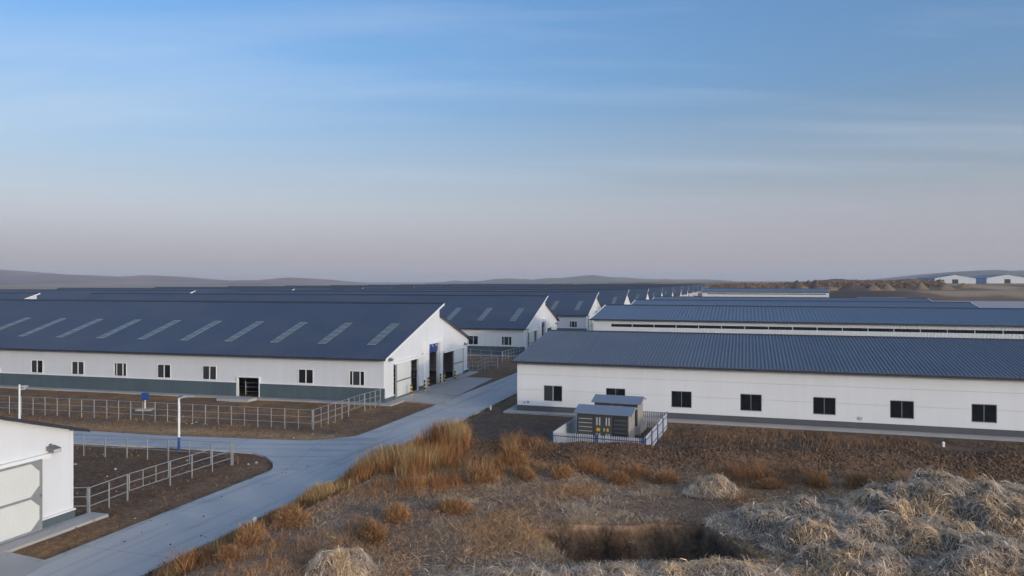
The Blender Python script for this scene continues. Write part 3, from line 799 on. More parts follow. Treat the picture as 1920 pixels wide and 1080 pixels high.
shed_parts = [
    ("wall", cladding(0, DL, 0, rb0).mesh("wall", ribw)), ("wall", cladding(0, DL, rb1, DE).mesh("wall", ribw)),
    ("wall", MB().box(0, 2.2, 0.0, 0.09, rb0 + 0.003, rb1 - 0.003).mesh("wall", ribw)),
    ("wall", MB().box(DL - 1.2, DL, 0.0, 0.09, rb0 + 0.003, rb1 - 0.003).mesh("wall", ribw)),
    ("wall", MB().box(0, DL, DW - 0.1, DW, 0, DE).mesh("wall", ribw)),
    ("gable_wall", wall(MB(), 0.105, DW - 0.105, lambda y: DE + (DR - DE) * (1 - abs(y - DW / 2) / (DW / 2)), [], lambda u, z, d: (d, u, z), 0.12, extra=(DW / 2,)).mesh("gable_wall", ribw)),
    ("gable_wall", wall(MB(), 0.105, DW - 0.105, lambda y: DE + (DR - DE) * (1 - abs(y - DW / 2) / (DW / 2)), [], lambda u, z, d: (DL - d, u, z), 0.12, extra=(DW / 2,)).mesh("gable_wall", ribw)),
    ("roof", sheet(MB(), -0.3, DL + 0.3, -0.35, DE - 0.35 * dsl + 0.1, DW / 2, DR + 0.1, 0.42, 0.035).mesh("roof", M['light_blue_roof'])),
    ("roof", sheet(MB(), -0.3, DL + 0.3, DW + 0.35, DE - 0.35 * dsl + 0.1, DW / 2 + 0.005, DR + 0.1, 0.42, 0.035).mesh("roof", M['light_blue_roof'])),
    ("ridge_cap", MB().hexa([(-0.32, DW / 2 - 0.35, DR + 0.07), (DL + 0.32, DW / 2 - 0.35, DR + 0.07), (DL + 0.32, DW / 2 + 0.35, DR + 0.07), (-0.32, DW / 2 + 0.35, DR + 0.07)],
                            [(-0.32, DW / 2 - 0.3, DR + 0.17), (DL + 0.32, DW / 2 - 0.3, DR + 0.17), (DL + 0.32, DW / 2 + 0.3, DR + 0.17), (-0.32, DW / 2 + 0.3, DR + 0.17)]).mesh("ridge_cap", M['dark_trim'])),
    ("eave_gutter", MB().box(-0.3, DL + 0.3, -0.45, -0.355, DE - 0.12, DE + 0.04).mesh("eave_gutter", M['dark_trim'])),
]
for x in (-0.305, DL + 0.305):
    for s in (0, 1):
        y0, y1 = (-0.35, DW / 2) if s == 0 else (DW / 2 + 0.01, DW + 0.35)
        z0, z1 = (DE - 0.35 * dsl, DR) if s == 0 else (DR, DE - 0.35 * dsl)
        shed_parts.append(("rake_trim", MB().hexa([(x - 0.05, y0, z0 - 0.05), (x + 0.05, y0, z0 - 0.05), (x + 0.05, y1, z1 - 0.05), (x - 0.05, y1, z1 - 0.05)],
                          [(x - 0.05, y0, z0 + 0.17), (x + 0.05, y0, z0 + 0.17), (x + 0.05, y1, z1 + 0.17), (x - 0.05, y1, z1 + 0.17)]).mesh("rake_trim", M['white_trim'])))
rp = MB().box(0, 2.50, 0.03, 0.05, rb0 + 0.004, rb1 - 0.004).mesh("pane", M['glass'])
rm = MB().box(0, 0.08, 0.0, 0.06, rb0 + 0.004, rb1 - 0.004).mesh("mullion", M['pale_metal'])
def shed(t, tier, label):
    p = Vector((0.43, 61.0, 0)) + SY * t
    r = empty("blue_roofed_shed", p, -A2)
    tag(r, label, "shed", "light blue roofed sheds")
    for nme, me in shed_parts: put(nme, me, r)
    x = 2.2
    while x < DL - 1.3:
        put("pane", rp, r, (x, 0, 0)); x += 2.5
        if tier and x < DL - 1.3: put("mullion", rm, r, (x, 0, 0))
        x += 0.09
    return r
shed(31.9, 1, "light blue roofed shed with ribbed white wall and ribbon windows, behind the low white building")
shed(60.4, 0, "light blue roofed shed, second one back, its right end short of the picture edge")
shed(88.4, 0, "light blue roofed shed, third one back, in front of the pale strip")
shed(269.0, 0, "farthest light blue roofed shed, standing alone beside the line of barn gables")

# low white hoop of a far building beyond the third shed
s5 = empty("long_low_shed", (GX(1612, 300), 300, 0), -A2)
tag(s5, "long low white roofed shed peeping over the third blue roof", "shed")
MB().box(0, 17.5, 0, 6, -0.2, 3.3).build("wall", M['white_wall'], s5)
MB().hexa([(-0.3, -0.4, 3.3), (17.8, -0.4, 3.3), (17.8, 6.4, 3.3), (-0.3, 6.4, 3.3)], [(-0.3, 0.5, 4.0), (17.8, 0.5, 4.0), (17.8, 5.5, 4.0), (-0.3, 5.5, 4.0)]).build("roof", M['white_trim'], s5)

# two sheds on the rise at the far right
def far_shed(px, label, side):
    y = 600.0
    base = float(H(GX(px, y), y + 4)) - 0.3
    r = empty("hay_shed", (GX(px, y), y, base), -A2)
    tag(r, label, "shed", "white gabled sheds on the far right rise")
    w, e, ap, ln = 14.6, 4.6, 7.4, 68
    tp = lambda u: e + (ap - e) * (1 - abs(u) / w)
    wall(MB(), -w, w, tp, [(-2.2, 2.2, 0.0, 3.7)], lambda u, z, d: (u, d, z), 0.3, extra=(0,)).build("gable_wall", M['white_wall'], r)
    wall(MB(), -w, w, tp, [], lambda u, z, d: (u, ln - d, z), 0.3, extra=(0,)).build("gable_wall", M['white_wall'], r)
    MB().box(-2.15, 2.15, 0.31, 0.4, 0.02, 3.65).build("door", M['black'], r)
    for s in (-1, 1):
        MB().box(min(s * w, s * (w - 0.3)), max(s * w, s * (w - 0.3)), 0.32, ln - 0.32, -1, e).build("wall", side, r)
        MB().hexa([(0, -0.4, ap + 0.02), (s * (w + 0.6), -0.4, e - 0.1), (s * (w + 0.6), ln, e - 0.1), (0, ln, ap + 0.02)],
                  [(0, -0.4, ap + 0.2), (s * (w + 0.6), -0.4, e + 0.1), (s * (w + 0.6), ln, e + 0.1), (0, ln, ap + 0.2)]).build("roof", M['light_blue_roof'], r)
    return r
paleb = mat('pale_blue_cladding', (0.25, 0.40, 0.62), 0.5, 0.05, 0.2)
far_shed(1791, "white gabled shed with dark door on the far right rise, left one of the pair", M['light_blue_roof'])
far_shed(1889, "white gabled shed with pale blue side wall, right of the far pair", paleb)

# ------------------------------------------------------------------ transformer kiosks inside a picket fence
KA = R(20.0)
def kiosk(loc, label, w, d, h, base_h):
    r = empty("transformer_kiosk", loc, -KA)
    tag(r, label, "transformer kiosk", "transformer kiosks in the picket enclosure")
    MB().box(-0.25, w + 0.25, -0.2, d + 0.35, -0.2, base_h).build("concrete_base", M['concrete'], r)
    MB().box(0, w, 0, d, base_h, h).build("body", M['kiosk'], r)
    MB().box(w + 0.004, w + 0.03, 0.03, d - 0.03, base_h, h - 0.03).build("side_panel", M['kiosk_side'], r)
    rf = MB()
    rf.hexa([(-0.18, -0.22, h + 0.0), (w + 0.25, -0.22, h + 0.0), (w + 0.25, d / 2, h + 0.30), (-0.18, d / 2, h + 0.30)],
            [(-0.18, -0.22, h + 0.07), (w + 0.25, -0.22, h + 0.07), (w + 0.25, d / 2, h + 0.40), (-0.18, d / 2, h + 0.40)])
    rf.hexa([(-0.18, d / 2 + 0.003, h + 0.30), (w + 0.25, d / 2 + 0.003, h + 0.30), (w + 0.25, d + 0.22, h), (-0.18, d + 0.22, h)],
            [(-0.18, d / 2 + 0.003, h + 0.40), (w + 0.25, d / 2 + 0.003, h + 0.40), (w + 0.25, d + 0.22, h + 0.07), (-0.18, d + 0.22, h + 0.07)])
    rf.build("roof", kroof, r)
    MB().hexa([(w + 0.255, -0.22, h - 0.06), (w + 0.30, -0.22, h - 0.06), (w + 0.30, d / 2, h + 0.26), (w + 0.255, d / 2, h + 0.26)],
              [(w + 0.255, -0.22, h + 0.08), (w + 0.30, -0.22, h + 0.08), (w + 0.30, d / 2, h + 0.41), (w + 0.255, d / 2, h + 0.41)]).build("roof_trim", M['kiosk_side'], r)
    tri = MB()
    for x in (0.005, w - 0.06):
        tri.hexa([(x, 0.02, h), (x + 0.05, 0.02, h), (x + 0.05, d - 0.02, h), (x, d - 0.02, h)], [(x, d / 2 - 0.02, h + 0.29), (x + 0.05, d / 2 - 0.02, h + 0.29), (x + 0.05, d / 2 + 0.02, h + 0.29), (x, d / 2 + 0.02, h + 0.29)])
    tri.build("gable", M['kiosk'], r)
    a, b_ = w * 0.33, w * 0.70
    bh = h - base_h
    for (x0, x1, m_) in ((0.06, a - 0.05, M['kiosk']), (b_ + 0.06, w - 0.08, M['kiosk_dark'])):
        p_ = MB().box(x0, x1, -0.035, -0.003, base_h + 0.08, h - 0.12).build("louvre_panel", m_, r)
        for k in range(6):
            z = base_h + 0.22 + k * (bh - 0.42) / 5.6
            MB().box(x0 + 0.05, x1 - 0.05, -0.055, -0.037, z, z + 0.035).build("slat", M['pale_metal'] if m_ is M['kiosk'] else M['steel_dark'], p_)
    for k in range(2):
        x0 = a + k * (b_ - a) / 2 + 0.015; x1 = a + (k + 1) * (b_ - a) / 2 - 0.015
        dd = MB().box(x0, x1, -0.03, -0.003, base_h + 0.04, h - 0.06).build("door", M['kiosk'], r)
        cx = (x0 + x1) / 2
        for z0 in (0.08, 0.62):
            for s in (-1, 1):
                MB().box(cx + s * 0.09 - 0.04, cx + s * 0.09 + 0.04, -0.045, -0.032, base_h + bh * z0, base_h + bh * (z0 + 0.27)).build("vent", M['pale_metal'], dd)
        MB().box(cx - 0.11 if k == 0 else cx - 0.07, cx + 0.11 if k == 0 else cx + 0.06, -0.045, -0.032, base_h + bh * 0.42, base_h + bh * 0.53).build("warning_plate", M['yellow'], dd)
        if k: MB().box(x0 + 0.02, x0 + 0.10, -0.05, -0.032, base_h + bh * 0.43, base_h + bh * 0.53).build("handle", M['pale_metal'], dd)
    return r
kroof = mat('kiosk_blue_roof', (0.21, 0.24, 0.29), 0.38, 0.06, 1.0)
kx, ky = dirs(KA)
kiosk((4.25, 48.7, 0), "dark transformer kiosk with blue roof and yellow plates, nearer of the two", 3.35, 2.1, 2.02, 0.12)
kiosk((5.85, 53.0, 0), "dark transformer kiosk with blue roof on a taller concrete base, rear of the two", 3.05, 2.1, 2.02, 0.48)
FLp = Vector((2.55, 46.6, 0)); FR = FLp + kx * 5.7; BRp = FR + ky * 9.2; BLp = FLp + ky * 9.2
pk = MB().hexa([(-0.04, -0.012, 0.06), (0.04, -0.012, 0.06), (0.04, 0.012, 0.06), (-0.04, 0.012, 0.06)], [(-0.04, -0.012, 1.13), (0.04, -0.012, 1.13), (0.04, 0.012, 1.13), (-0.04, 0.012, 1.13)])
pk.hexa([(-0.04, -0.012, 1.131), (0.04, -0.012, 1.131), (0.04, 0.012, 1.131), (-0.04, 0.012, 1.131)], [(-0.006, -0.012, 1.2), (0.006, -0.012, 1.2), (0.006, 0.012, 1.2), (-0.006, 0.012, 1.2)])
pk = pk.mesh("picket", M['picket'])
pf_post = MB().box(-0.032, 0.032, -0.032, 0.032, -0.2, 1.25).mesh("post", M['blue_paint'])
def picket_run(a, b_, label):
    dv = (b_ - a); ln = dv.length; dv.normalize()
    r = empty("picket_fence", a, math.atan2(dv.y, dv.x))
    tag(r, label, "fence", "white picket fences round the transformer kiosks")
    for z in (0.30, 0.95): MB().box(0.0, ln, -0.045, -0.014, z, z + 0.045).build("rail", M['blue_paint'], r)
    n = int(ln / 2.9) + 1
    for i in range(n + (1 if 'front' in label or 'rear' in label else 0)): put("post", pf_post, r, (i * ln / n, -0.08, 0))
    x = 0.1
    while x < ln - 0.05:
        put("picket", pk, r, (x, 0, 0)); x += 0.135
    return r
picket_run(FLp, FR, "white picket fence with blue rails in front of the transformer kiosks")
picket_run(FR, BRp, "white picket fence on the right side of the transformer kiosks")
picket_run(BLp, FLp, "white picket fence on the left side of the transformer kiosks")
picket_run(BRp, BLp, "white picket fence at the rear of the transformer kiosks by the white building")

# ------------------------------------------------------------------ galvanised pipe fences
def pipe_fence(label, pts, h, rails, spacing=1.12, thick_every=2, first=0, group="galvanised pipe fences", ends=(True, True)):
    a = pts[0]
    r = empty("pipe_fence", a)
    tag(r, label, "fence", group)
    post_a = MB().tube((0, 0, -0.2), (0, 0, h), 0.045, 7).tube((0, 0, h), (0, 0, h + 0.03), 0.055, 7).mesh("post", M['galv'])
    post_b = MB().tube((0, 0, -0.2), (0, 0, h - 0.03), 0.03, 6).mesh("post", M['galv'])
    for (p, q) in zip(pts[:-1], pts[1:]):
        dv = q - p; n = max(1, round(dv.length / spacing))
        for i in range(n + 1):
            if i == 0 and p is not pts[0]: continue
            c = p + dv * (i / n)
            hz = float(H(c.x, c.y))
            put("post", post_a if (i + first) % thick_every == 0 or i == n else post_b, r, (c.x - a.x, c.y - a.y, min(0, hz) + 0.0))
        for k, z in enumerate(rails):
            if isinstance(z, tuple): z = z[0]
            MB().tube((p.x - a.x, p.y - a.y, z), (q.x - a.x, q.y - a.y, z), 0.023, 6).build("rail", M['galv'], r)
    return r
def pipe_gate(label, p, q, h, nb=2):
    r = empty("pipe_gate", p)
    tag(r, label, "gate", "galvanised pipe gates")
    d = (q - p); u = d.normalized(); a, b_ = u * 0.12, d - u * 0.12
    zs = (0.30 * h, 0.62 * h, 0.96 * h)
    for z in zs: MB().tube((a.x, a.y, z), (b_.x, b_.y, z), 0.023).build("rail", M['galv'], r)
    for t in np.linspace(0, 1, nb + 2):
        c = a.lerp(b_, t)
        MB().tube((c.x, c.y, zs[0]), (c.x, c.y, zs[-1]), 0.023).build("upright", M['galv'], r)
    return r
hA = 1.42; rA = (0.40, 0.86, 1.36)
cA = G(585.5, 804.5)
pipe_fence("long galvanised pipe fence along the far side of the side road", [G(-90, 769), G(200, 783.5), cA], hA, rA, 1.12)
pipe_fence("short pipe fence from the paddock corner towards the nearest barn", [cA + Vector((0.06, 0.12, 0)), G(653.4, 780)], hA, rA, 1.0)
pipe_gate("pipe gate beside the nearest barn's front corner", G(653.4, 780), G(684, 769), hA)
pipe_fence("pipe fence end butting against the nearest barn's corner", [G(684, 769), G(713, 760)], hA, rA, 1.0)
hB = 1.25; rB = (0.36, 0.78, 1.2)
cB = G(436.5, 869.6)
pipe_fence("pipe fence of the near paddock beside the side road, behind the lamp post", [G(40, 845.5), G(238, 857), cB], hB, (0.55, 1.2), 1.45)
pipe_fence("pipe fence of the near paddock facing the main road, far half", [cB + Vector((-0.05, -0.1, 0)), G(319, 908)], hB, rB, 1.35)
pipe_gate("pipe gate in the near paddock fence facing the main road", G(319, 908), G(239, 935.7), hB)
pipe_fence("pipe fence of the near paddock facing the main road, near half", [G(239, 935.7), G(167.4, 963.9)], hB, rB, 1.35)
pipe_fence("short pipe fence closing the near paddock to the left barn's corner", [G(167.4, 963.9) + Vector((-0.1, 0.05, 0)), Vector((-20.3, 33.9, 0))], hB, rB, 1.6)
# pens between the first two barns
cC = G(941.5, 678.5)
pipe_fence("pipe fence in front of the second barn's blue plinth", [Vector((-8.5, 103.5, 0)), cC], 1.42, rA, 2.0)
pipe_fence("pipe fence running back to the second barn's corner", [cC + Vector((0.05, 0.1, 0)), G(992, 664)], 1.42, rA, 1.1)
pipe_fence("pen rail close behind the nearest barn's gable", [Vector((-6.2, 88.5, 0)), G(933.5, 690)], 1.42, rA, 1.7)
pipe_fence("small holding pen beside the nearest barn's rear corner", [G(879, 699), G(896, 700), G(915, 692), G(933, 690.6)], 1.35, rA, 1.3)

# ------------------------------------------------------------------ bollards at the barn doors
bands = []
for k in range(6):
    bands.append((k, MB().tube((0, 0, k * 0.17), (0, 0, (k + 1) * 0.17), 0.085, 12).mesh("band", M['yellow'] if k % 2 == 0 else M['black'])))
capm = MB().tube((0, 0, 1.02), (0, 0, 1.05), 0.085, 12, 0.05).mesh("cap", M['yellow'])
BLAB = ["striped bollard by the nearest barn's left sliding door, leftmost of all", "striped bollard left of the roller door, outer one of its pair",
        "striped bollard left of the roller door, inner one of its pair", "striped bollard right of the roller door, against the wall",
        "striped bollard right of the roller door, standing out from the wall", "striped bollard in front of the nearest barn's right sliding door"]
for (px, py), lb in zip(((771.5, 741.5), (796, 733), (804, 727), (826, 719.5), (833.5, 718.3), (853, 713.6)), BLAB):
    r = empty("bollard", G(px, py, 0.05))
    tag(r, "black and yellow " + lb, "bollard", "black and yellow bollards at the barn doors")
    for k, me in bands: put("band", me, r)
    put("cap", capm, r)

# ------------------------------------------------------------------ lamp posts, box, markers
def lamp(loc, h, label, cam_arm):
    r = empty("lamp_post", loc)
    tag(r, label, "lamp post", "white lamp posts along the side road")
    MB().tube((0, 0, -0.2), (0, 0, 0.85), 0.085, 10).build("pole_base", M['blue_paint'], r)
    MB().tube((0, 0, 0.85), (0, 0, h), 0.075, 10, 0.06).build("pole", M['white_trim'], r)
    if cam_arm:
        MB().tube((0, 0, h - 0.35), (0.42, -0.1, h - 0.30), 0.03).tube((0, 0, h - 0.12), (0.5, -0.1, h - 0.08), 0.035).tube((0.42, -0.1, h - 0.30), (0.5, -0.1, h - 0.08), 0.025).build("arm", M['white_trim'], r)
        MB().box(0.32, 0.62, -0.2, -0.02, h - 0.16, h - 0.06).build("camera_head", M['pale_metal'], r)
    else:
        MB().tube((0, 0, h - 0.12), (0.42, -0.1, h + 0.08), 0.035).build("arm", M['white_trim'], r)
        MB().hexa([(0.3, -0.28, h + 0.02), (0.95, -0.28, h + 0.06), (0.95, 0.06, h + 0.06), (0.3, 0.06, h + 0.02)], [(0.3, -0.28, h + 0.08), (0.95, -0.28, h + 0.10), (0.95, 0.06, h + 0.10), (0.3, 0.06, h + 0.08)]).build("lamp_head", M['pale_metal'], r)
        MB().hexa([(-0.12, -0.22, h + 0.02), (0.16, -0.22, h + 0.02), (0.16, 0.22, h + 0.06), (-0.12, 0.22, h + 0.06)], [(-0.12, -0.22, h + 0.045), (0.16, -0.22, h + 0.045), (0.16, 0.22, h + 0.085), (-0.12, 0.22, h + 0.085)]).build("solar_panel", M['glass_grey'], r)
    return r
lamp(G(335.5, 845.5), 3.35, "white lamp post with blue foot beside the side road and paddock fence", False)
lamp(Vector((GX(36.5, 51.6), 51.6, 0)), 3.45, "white post with camera bracket rising behind the near left barn roof", True)
wb = empty("feed_box", G(272, 767.5)); tag(wb, "bright blue box on a white post in the paddock before the nearest barn", "box")
MB().tube((0, 0, 0), (0, 0, 0.85), 0.06, 8).build("post", M['white_trim'], wb)
MB().box(-0.22, 0.22, -0.2, 0.2, 0.80, 1.32).build("body", M['blue_paint'], wb)
MB().hexa([(-0.25, -0.23, 1.322), (0.25, -0.23, 1.322), (0.25, 0.23, 1.322), (-0.25, 0.23, 1.322)], [(-0.2, -0.18, 1.37), (0.2, -0.18, 1.37), (0.2, 0.18, 1.37), (-0.2, 0.18, 1.37)]).build("lid", M['blue_paint'], wb)
MB().box(-0.6, 0.55, -0.45, 0.45, -0.1, 0.06).build("concrete_foot", M['concrete'], wb)
for px, py, h, lb in ((920, 767, 0.33, "small white marker post on dark soil beside the road near the white building"),
                      (823.5, 815, 0.4, "small white marker post at the road edge above the tall dry grass"),
                      (1769, 838, 0.30, "small white marker post on the dark soil below the white building"),
                      (478, 996, 0.55, "small white marker post at the road edge beside the orange bush")):
    z = float(H(G(px, py).x, G(px, py).y))
    p = G(px, py, max(z, 0))
    r = empty("marker_post", (p.x, p.y, z)); tag(r, lb, "marker post", "small white marker posts")
    MB().box(-0.07, 0.07, -0.05, 0.05, -0.1, h).build("shaft", M['white_trim'], r)
    MB().hexa([(-0.07, -0.05, h), (0.07, -0.05, h), (0.07, 0.05, h), (-0.07, 0.05, h)], [(-0.03, -0.02, h + 0.04), (0.03, -0.02, h + 0.04), (0.03, 0.02, h + 0.04), (-0.03, 0.02, h + 0.04)]).build("top", M['white_trim'], r)
# ------------------------------------------------------------------ hills and heaps far away
LATE = []
def hill(name, label, crest, Dc, foot, back, c0, c1):
    px = np.arange(crest[0][0], crest[-1][0] + 1, 4.0)
    cy = np.interp(px, [c[0] for c in crest], [c[1] for c in crest])
    k = np.exp(-np.linspace(-5, 5, 9) ** 2); k /= k.sum()
    cy = np.convolve(np.pad(cy, 4, mode='edge'), k, 'valid')
    cy = cy - 5.0 * (fbm(px, px * 0, 44, 5, Dc / 100) - 0.5) - 0.8
    hx = (px - 960) / F * Dc
    hc = CH + (HY - cy) * Dc / F + 4
    ts = np.concatenate([np.linspace(0, 1, 26), np.linspace(1.06, 2, 10)])
    yy = np.where(ts <= 1, foot + ts * (Dc - foot), Dc + (ts - 1) * (back - Dc))
    XX, YY = np.meshgrid(hx, yy)
    prof = np.where(ts <= 1, ss(0, 1, ts) ** 1.3, 1 - ss(1, 2, ts))[:, None]
    rid = 0.55 + 0.9 * fbm(XX, YY, 300, 5, 41)
    w = np.where(ts <= 1, 4 * ts * (1 - ts), 0)[:, None]
    ZZ = -3 + (hc[None, :] + 3) * prof * (1 - w * 0.55 * (rid - 0.6)) - 4
    col = lerp(C(*c0), C(*c1), ss(0.3, 0.7, fbm(XX, YY, 260, 4, 44))).reshape(-1, 3)
    v = np.stack([XX, YY, ZZ], -1).reshape(-1, 3)
    a, b = XX.shape
    i = (np.arange(a - 1)[:, None] * b + np.arange(b - 1)[None, :]).ravel()
    o = put(name, np_mesh(name, v, np.stack([i, i + 1, i + b + 1, i + b], -1), M['hill'], col))
    for p in o.data.polygons: p.use_smooth = True
    return tag(o, label, "hills", kind="structure")
hill("hills", "long low bare hills on the left horizon",
     [(-1400, 528), (-900, 512), (-500, 518), (-200, 506), (-60, 504), (0, 510), (30, 516), (80, 515), (150, 517), (215, 522), (245, 521), (268, 516), (300, 523), (330, 524), (365, 528), (440, 527), (500, 525.5), (540, 521.5), (580, 523), (620, 530), (660, 534), (760, 537)],
     2600, 1350, 4200, (0.33, 0.20, 0.185), (0.20, 0.13, 0.125))
hill("hills", "low rounded bare hills behind the barn row on the centre horizon",
     [(740, 537), (800, 532), (830, 529), (850, 526.5), (880, 529), (900, 528), (930, 523.5), (960, 522.5), (1000, 526), (1050, 521), (1080, 519), (1110, 517.5), (1150, 520), (1200, 523), (1250, 525), (1320, 525), (1345, 527), (1380, 530), (1460, 534), (1600, 537)],
     3300, 1800, 5200, (0.25, 0.18, 0.145), (0.18, 0.135, 0.11))
hill("hills", "rounded bare hill behind the far right sheds",
     [(1640, 534), (1700, 527), (1760, 522), (1800, 521), (1830, 517), (1850, 510), (1868, 506.5), (1885, 508), (1905, 513), (1925, 511), (1980, 505), (2100, 512), (2400, 500), (2700, 515), (3200, 525)],
     2300, 1300, 3800, (0.24, 0.17, 0.13), (0.16, 0.12, 0.10))

def bump_mesh(name, rx, ry, h, seed, m, col, n=22, sharp=1.0, rough=0.25):
    r = np.linspace(0, 1, n // 2); t = np.linspace(0, 2 * np.pi, n, endpoint=False)
    RR, TT = np.meshgrid(r, t, indexing='ij')
    x, y = RR * np.cos(TT) * rx, RR * np.sin(TT) * ry
    edge = 1 + 0.3 * (vn(np.cos(TT) * 3, np.sin(TT) * 3, 1.3, seed) - 0.5)
    x, y = x * edge, y * edge
    z = h * (1 - RR ** sharp) * (1 + rough * 2 * (fbm(x, y, max(rx, ry) / 3, 4, seed + 2) - 0.5)) - 0.25 * h * RR
    v = np.stack([x, y, z], -1).reshape(-1, 3)
    a, b = x.shape
    f = []
    for i in range(a - 1):
        for j in range(b):
            f.append((i * b + j, i * b + (j + 1) % b, (i + 1) * b + (j + 1) % b, (i + 1) * b + j))
    cc = lerp(C(*col), C(*col) * 0.65, vn(v[:, 0], v[:, 1], max(rx, ry) / 5, seed + 4))
    return np_mesh(name, v, np.array(f), m, cc)
HP = [(1347, 531, 505, 6, 3, 2.6), (1378, 530, 505, 6, 4, 3.2), (1408, 530, 505, 6, 4, 3.6), (1437, 530, 505, 5, 4, 3.4), (1462, 531, 505, 5, 4, 3.2), (1494, 528, 505, 5, 4, 6.4), (1528, 527, 505, 4.5, 4, 7.0), (1504, 534, 482, 8, 5, 3.5), (1556, 537, 470, 6, 5, 3.2),
      (1598, 531, 490, 12, 6, 5.2), (1638, 533, 480, 9, 5, 4.0), (1664, 531, 490, 8, 5, 5.2), (1727, 532, 500, 8, 6, 5.0), (1772, 533, 500, 9, 6, 4.6), (1806, 535, 520, 10, 6, 3.4)]
HL = ["small brown heap nearest the end of the barn row", "small brown heap, second from the end of the barn row", "small brown heap, third from the end of the barn row", "small brown heap, fourth from the end of the barn row",
      "low brown heap left of the two dark lumps", "dark lump heap on the skyline, left of a pair", "dark lump heap on the skyline, right of a pair", "tan soil heap over the farthest blue shed's roof", "tan soil heap at the right end of the farthest blue shed",
      "broad dark heap in front of the long bank", "low tan heap left of the pointed heap", "pointed tan heap midway along the bank", "pointed tan heap, last but one before the white sheds", "pointed tan heap just left of the white sheds", "low tan heap in front of the left white shed"]
for i, ((px, py, y, rx, ry, h), lb) in enumerate(zip(HP, HL)):
    x = GX(px, y)
    c = (0.25, 0.165, 0.095) if i > 6 and i != 9 else ((0.17, 0.095, 0.06) if i < 5 else (0.10, 0.07, 0.055))
    o = put("soil_heap", bump_mesh("soil_heap", rx, ry, h, i + 50, M['rock'], c, 26, 0.9 if 'pointed' in lb else 1.5), None, (x, y, float(H(x, y)) - 0.3))
    tag(o, lb, "heap", "soil heaps on the far right")
x = GX(1640, 545)
o = put("earth_bank", bump_mesh("earth_bank", 44, 9, 4.6, 71, M['rock'], (0.15, 0.105, 0.08), 150, 12.0, 0.35), None, (x, 548, float(H(x, 548)) - 0.4))
tag(o, "long dark earth bank behind the pointed heaps", "earth bank")
n = 2600
px_ = rng.uniform(1330, 1770, n); yy_ = rng.uniform(512, 560, n)
xx_ = (px_ - 960) / F * yy_
P_ = np.stack([xx_, yy_, H(xx_, yy_) + 0.6 + 2.6 * ss(1450, 1560, px_) * rng.random(n)], -1)
LATE.append((P_,))

# ------------------------------------------------------------------ rubble, grass, straw
def rocks(name, label, P, size, c0, c1, kind="stuff"):
    n = len(P)
    base = np.array([(1, 0, 0), (-1, 0, 0), (0, 1, 0), (0, -1, 0), (0, 0, 1), (0, 0, -1)], dtype=float)
    tri = np.array([(0, 2, 4), (2, 1, 4), (1, 3, 4), (3, 0, 4), (2, 0, 5), (1, 2, 5), (3, 1, 5), (0, 3, 5)])
    s = size * (0.5 + rng.random((n, 1, 1)) ** 2 * 1.2)
    j = base[None] * (0.55 + 0.9 * rng.random((n, 6, 3))) + 0.25 * (rng.random((n, 6, 3)) - 0.5)
    a = rng.random(n) * 6.28
    ca, sa = np.cos(a)[:, None], np.sin(a)[:, None]
    jx = j[..., 0] * ca - j[..., 1] * sa; jy = j[..., 0] * sa + j[..., 1] * ca
    j = np.stack([jx, jy, j[..., 2] * 0.7], -1) * s
    v = (P[:, None, :] + j).reshape(-1, 3)
    f = (tri[None] + (np.arange(n) * 6)[:, None, None]).reshape(-1, 3)
    t = rng.random(n)
    col = np.repeat(lerp(C(*c0), C(*c1), t), 6, 0)
    return tag(put(name, np_mesh(name, v, f, M['rock'], col)), label, "rubble", kind=kind)
_scr = rocks('scrub', 'rusty brown scrub along the skyline behind the far heaps', LATE[0][0], 0.9, (0.10, 0.06, 0.038), (0.29, 0.165, 0.085))
_scr['category'] = 'scrub'
def on_ground(x, y, dz=0.0):
    return np.stack([x, y, H(x, y) + dz], -1)

n = 20000
x = rng.uniform(-5, 36, n); y = Yb(x) + rng.normal(-0.5, 1.25, n)
k = (d_road(x, y) > 2.2) & (rng.random(n) < 0.25 + 0.9 * ss(0.35, 0.6, vn(x, y, 2.0, 60)))
rocks("rubble", "band of dark stony rubble along the berm in front of the transformer kiosks", on_ground(x[k], y[k], 0.02), 0.055, (0.085, 0.052, 0.034), (0.24, 0.15, 0.095))
n = 9000
x = rng.uniform(9, 36, n); y = rng.uniform(41, 60, n)
k = (y > Yb(x) + 1.5) & (y + 0.313 * (x - 0.43) < 59.3) & (rng.random(n) < ss(0.3, 0.6, vn(x, y, 2.0, 61)))
rocks("soil_clods", "dark soil clods scattered below the white building", on_ground(x[k], y[k], 0.0), 0.08, (0.065, 0.05, 0.04), (0.17, 0.11, 0.078))
n = 7000
x = rng.uniform(-34, -9, n); y = rng.uniform(30, 66, n); d = d_road(x, y)
ys = y + 0.212 * (x + 17)
k = (d < -5.0) & ~((ys > 46.0) & (ys < 51.0)) & (ys < 60.5) & (rng.random(n) < ss(0.4, 0.7, vn(x, y, 1.6, 62)) + 0.12)
rocks("soil_clods", "brown soil clods in the fenced paddocks on the left", on_ground(x[k], y[k], 0.0), 0.05, (0.08, 0.052, 0.036), (0.24, 0.155, 0.10))
n = 70
x = rng.uniform(-30, -12, n); y = rng.uniform(30, 60, n); d = d_road(x, y); ys = y + 0.212 * (x + 17)
k = (d < -5.2) & ~((ys > 46.0) & (ys < 51.0))
rocks("pale_stones", "pale stones and scraps lying about the fenced paddocks", on_ground(x[k], y[k], 0.02), 0.08, (0.4, 0.38, 0.36), (0.55, 0.53, 0.5))
n = 160
x = rng.uniform(-12, 26, n); y = rng.uniform(26, 46, n); k = d_road(x, y) > 1.5
rocks("pale_stones", "pale stones dotted over the foreground field", on_ground(x[k], y[k], 0.02), 0.05, (0.3, 0.28, 0.26), (0.5, 0.47, 0.44))
n = 16000
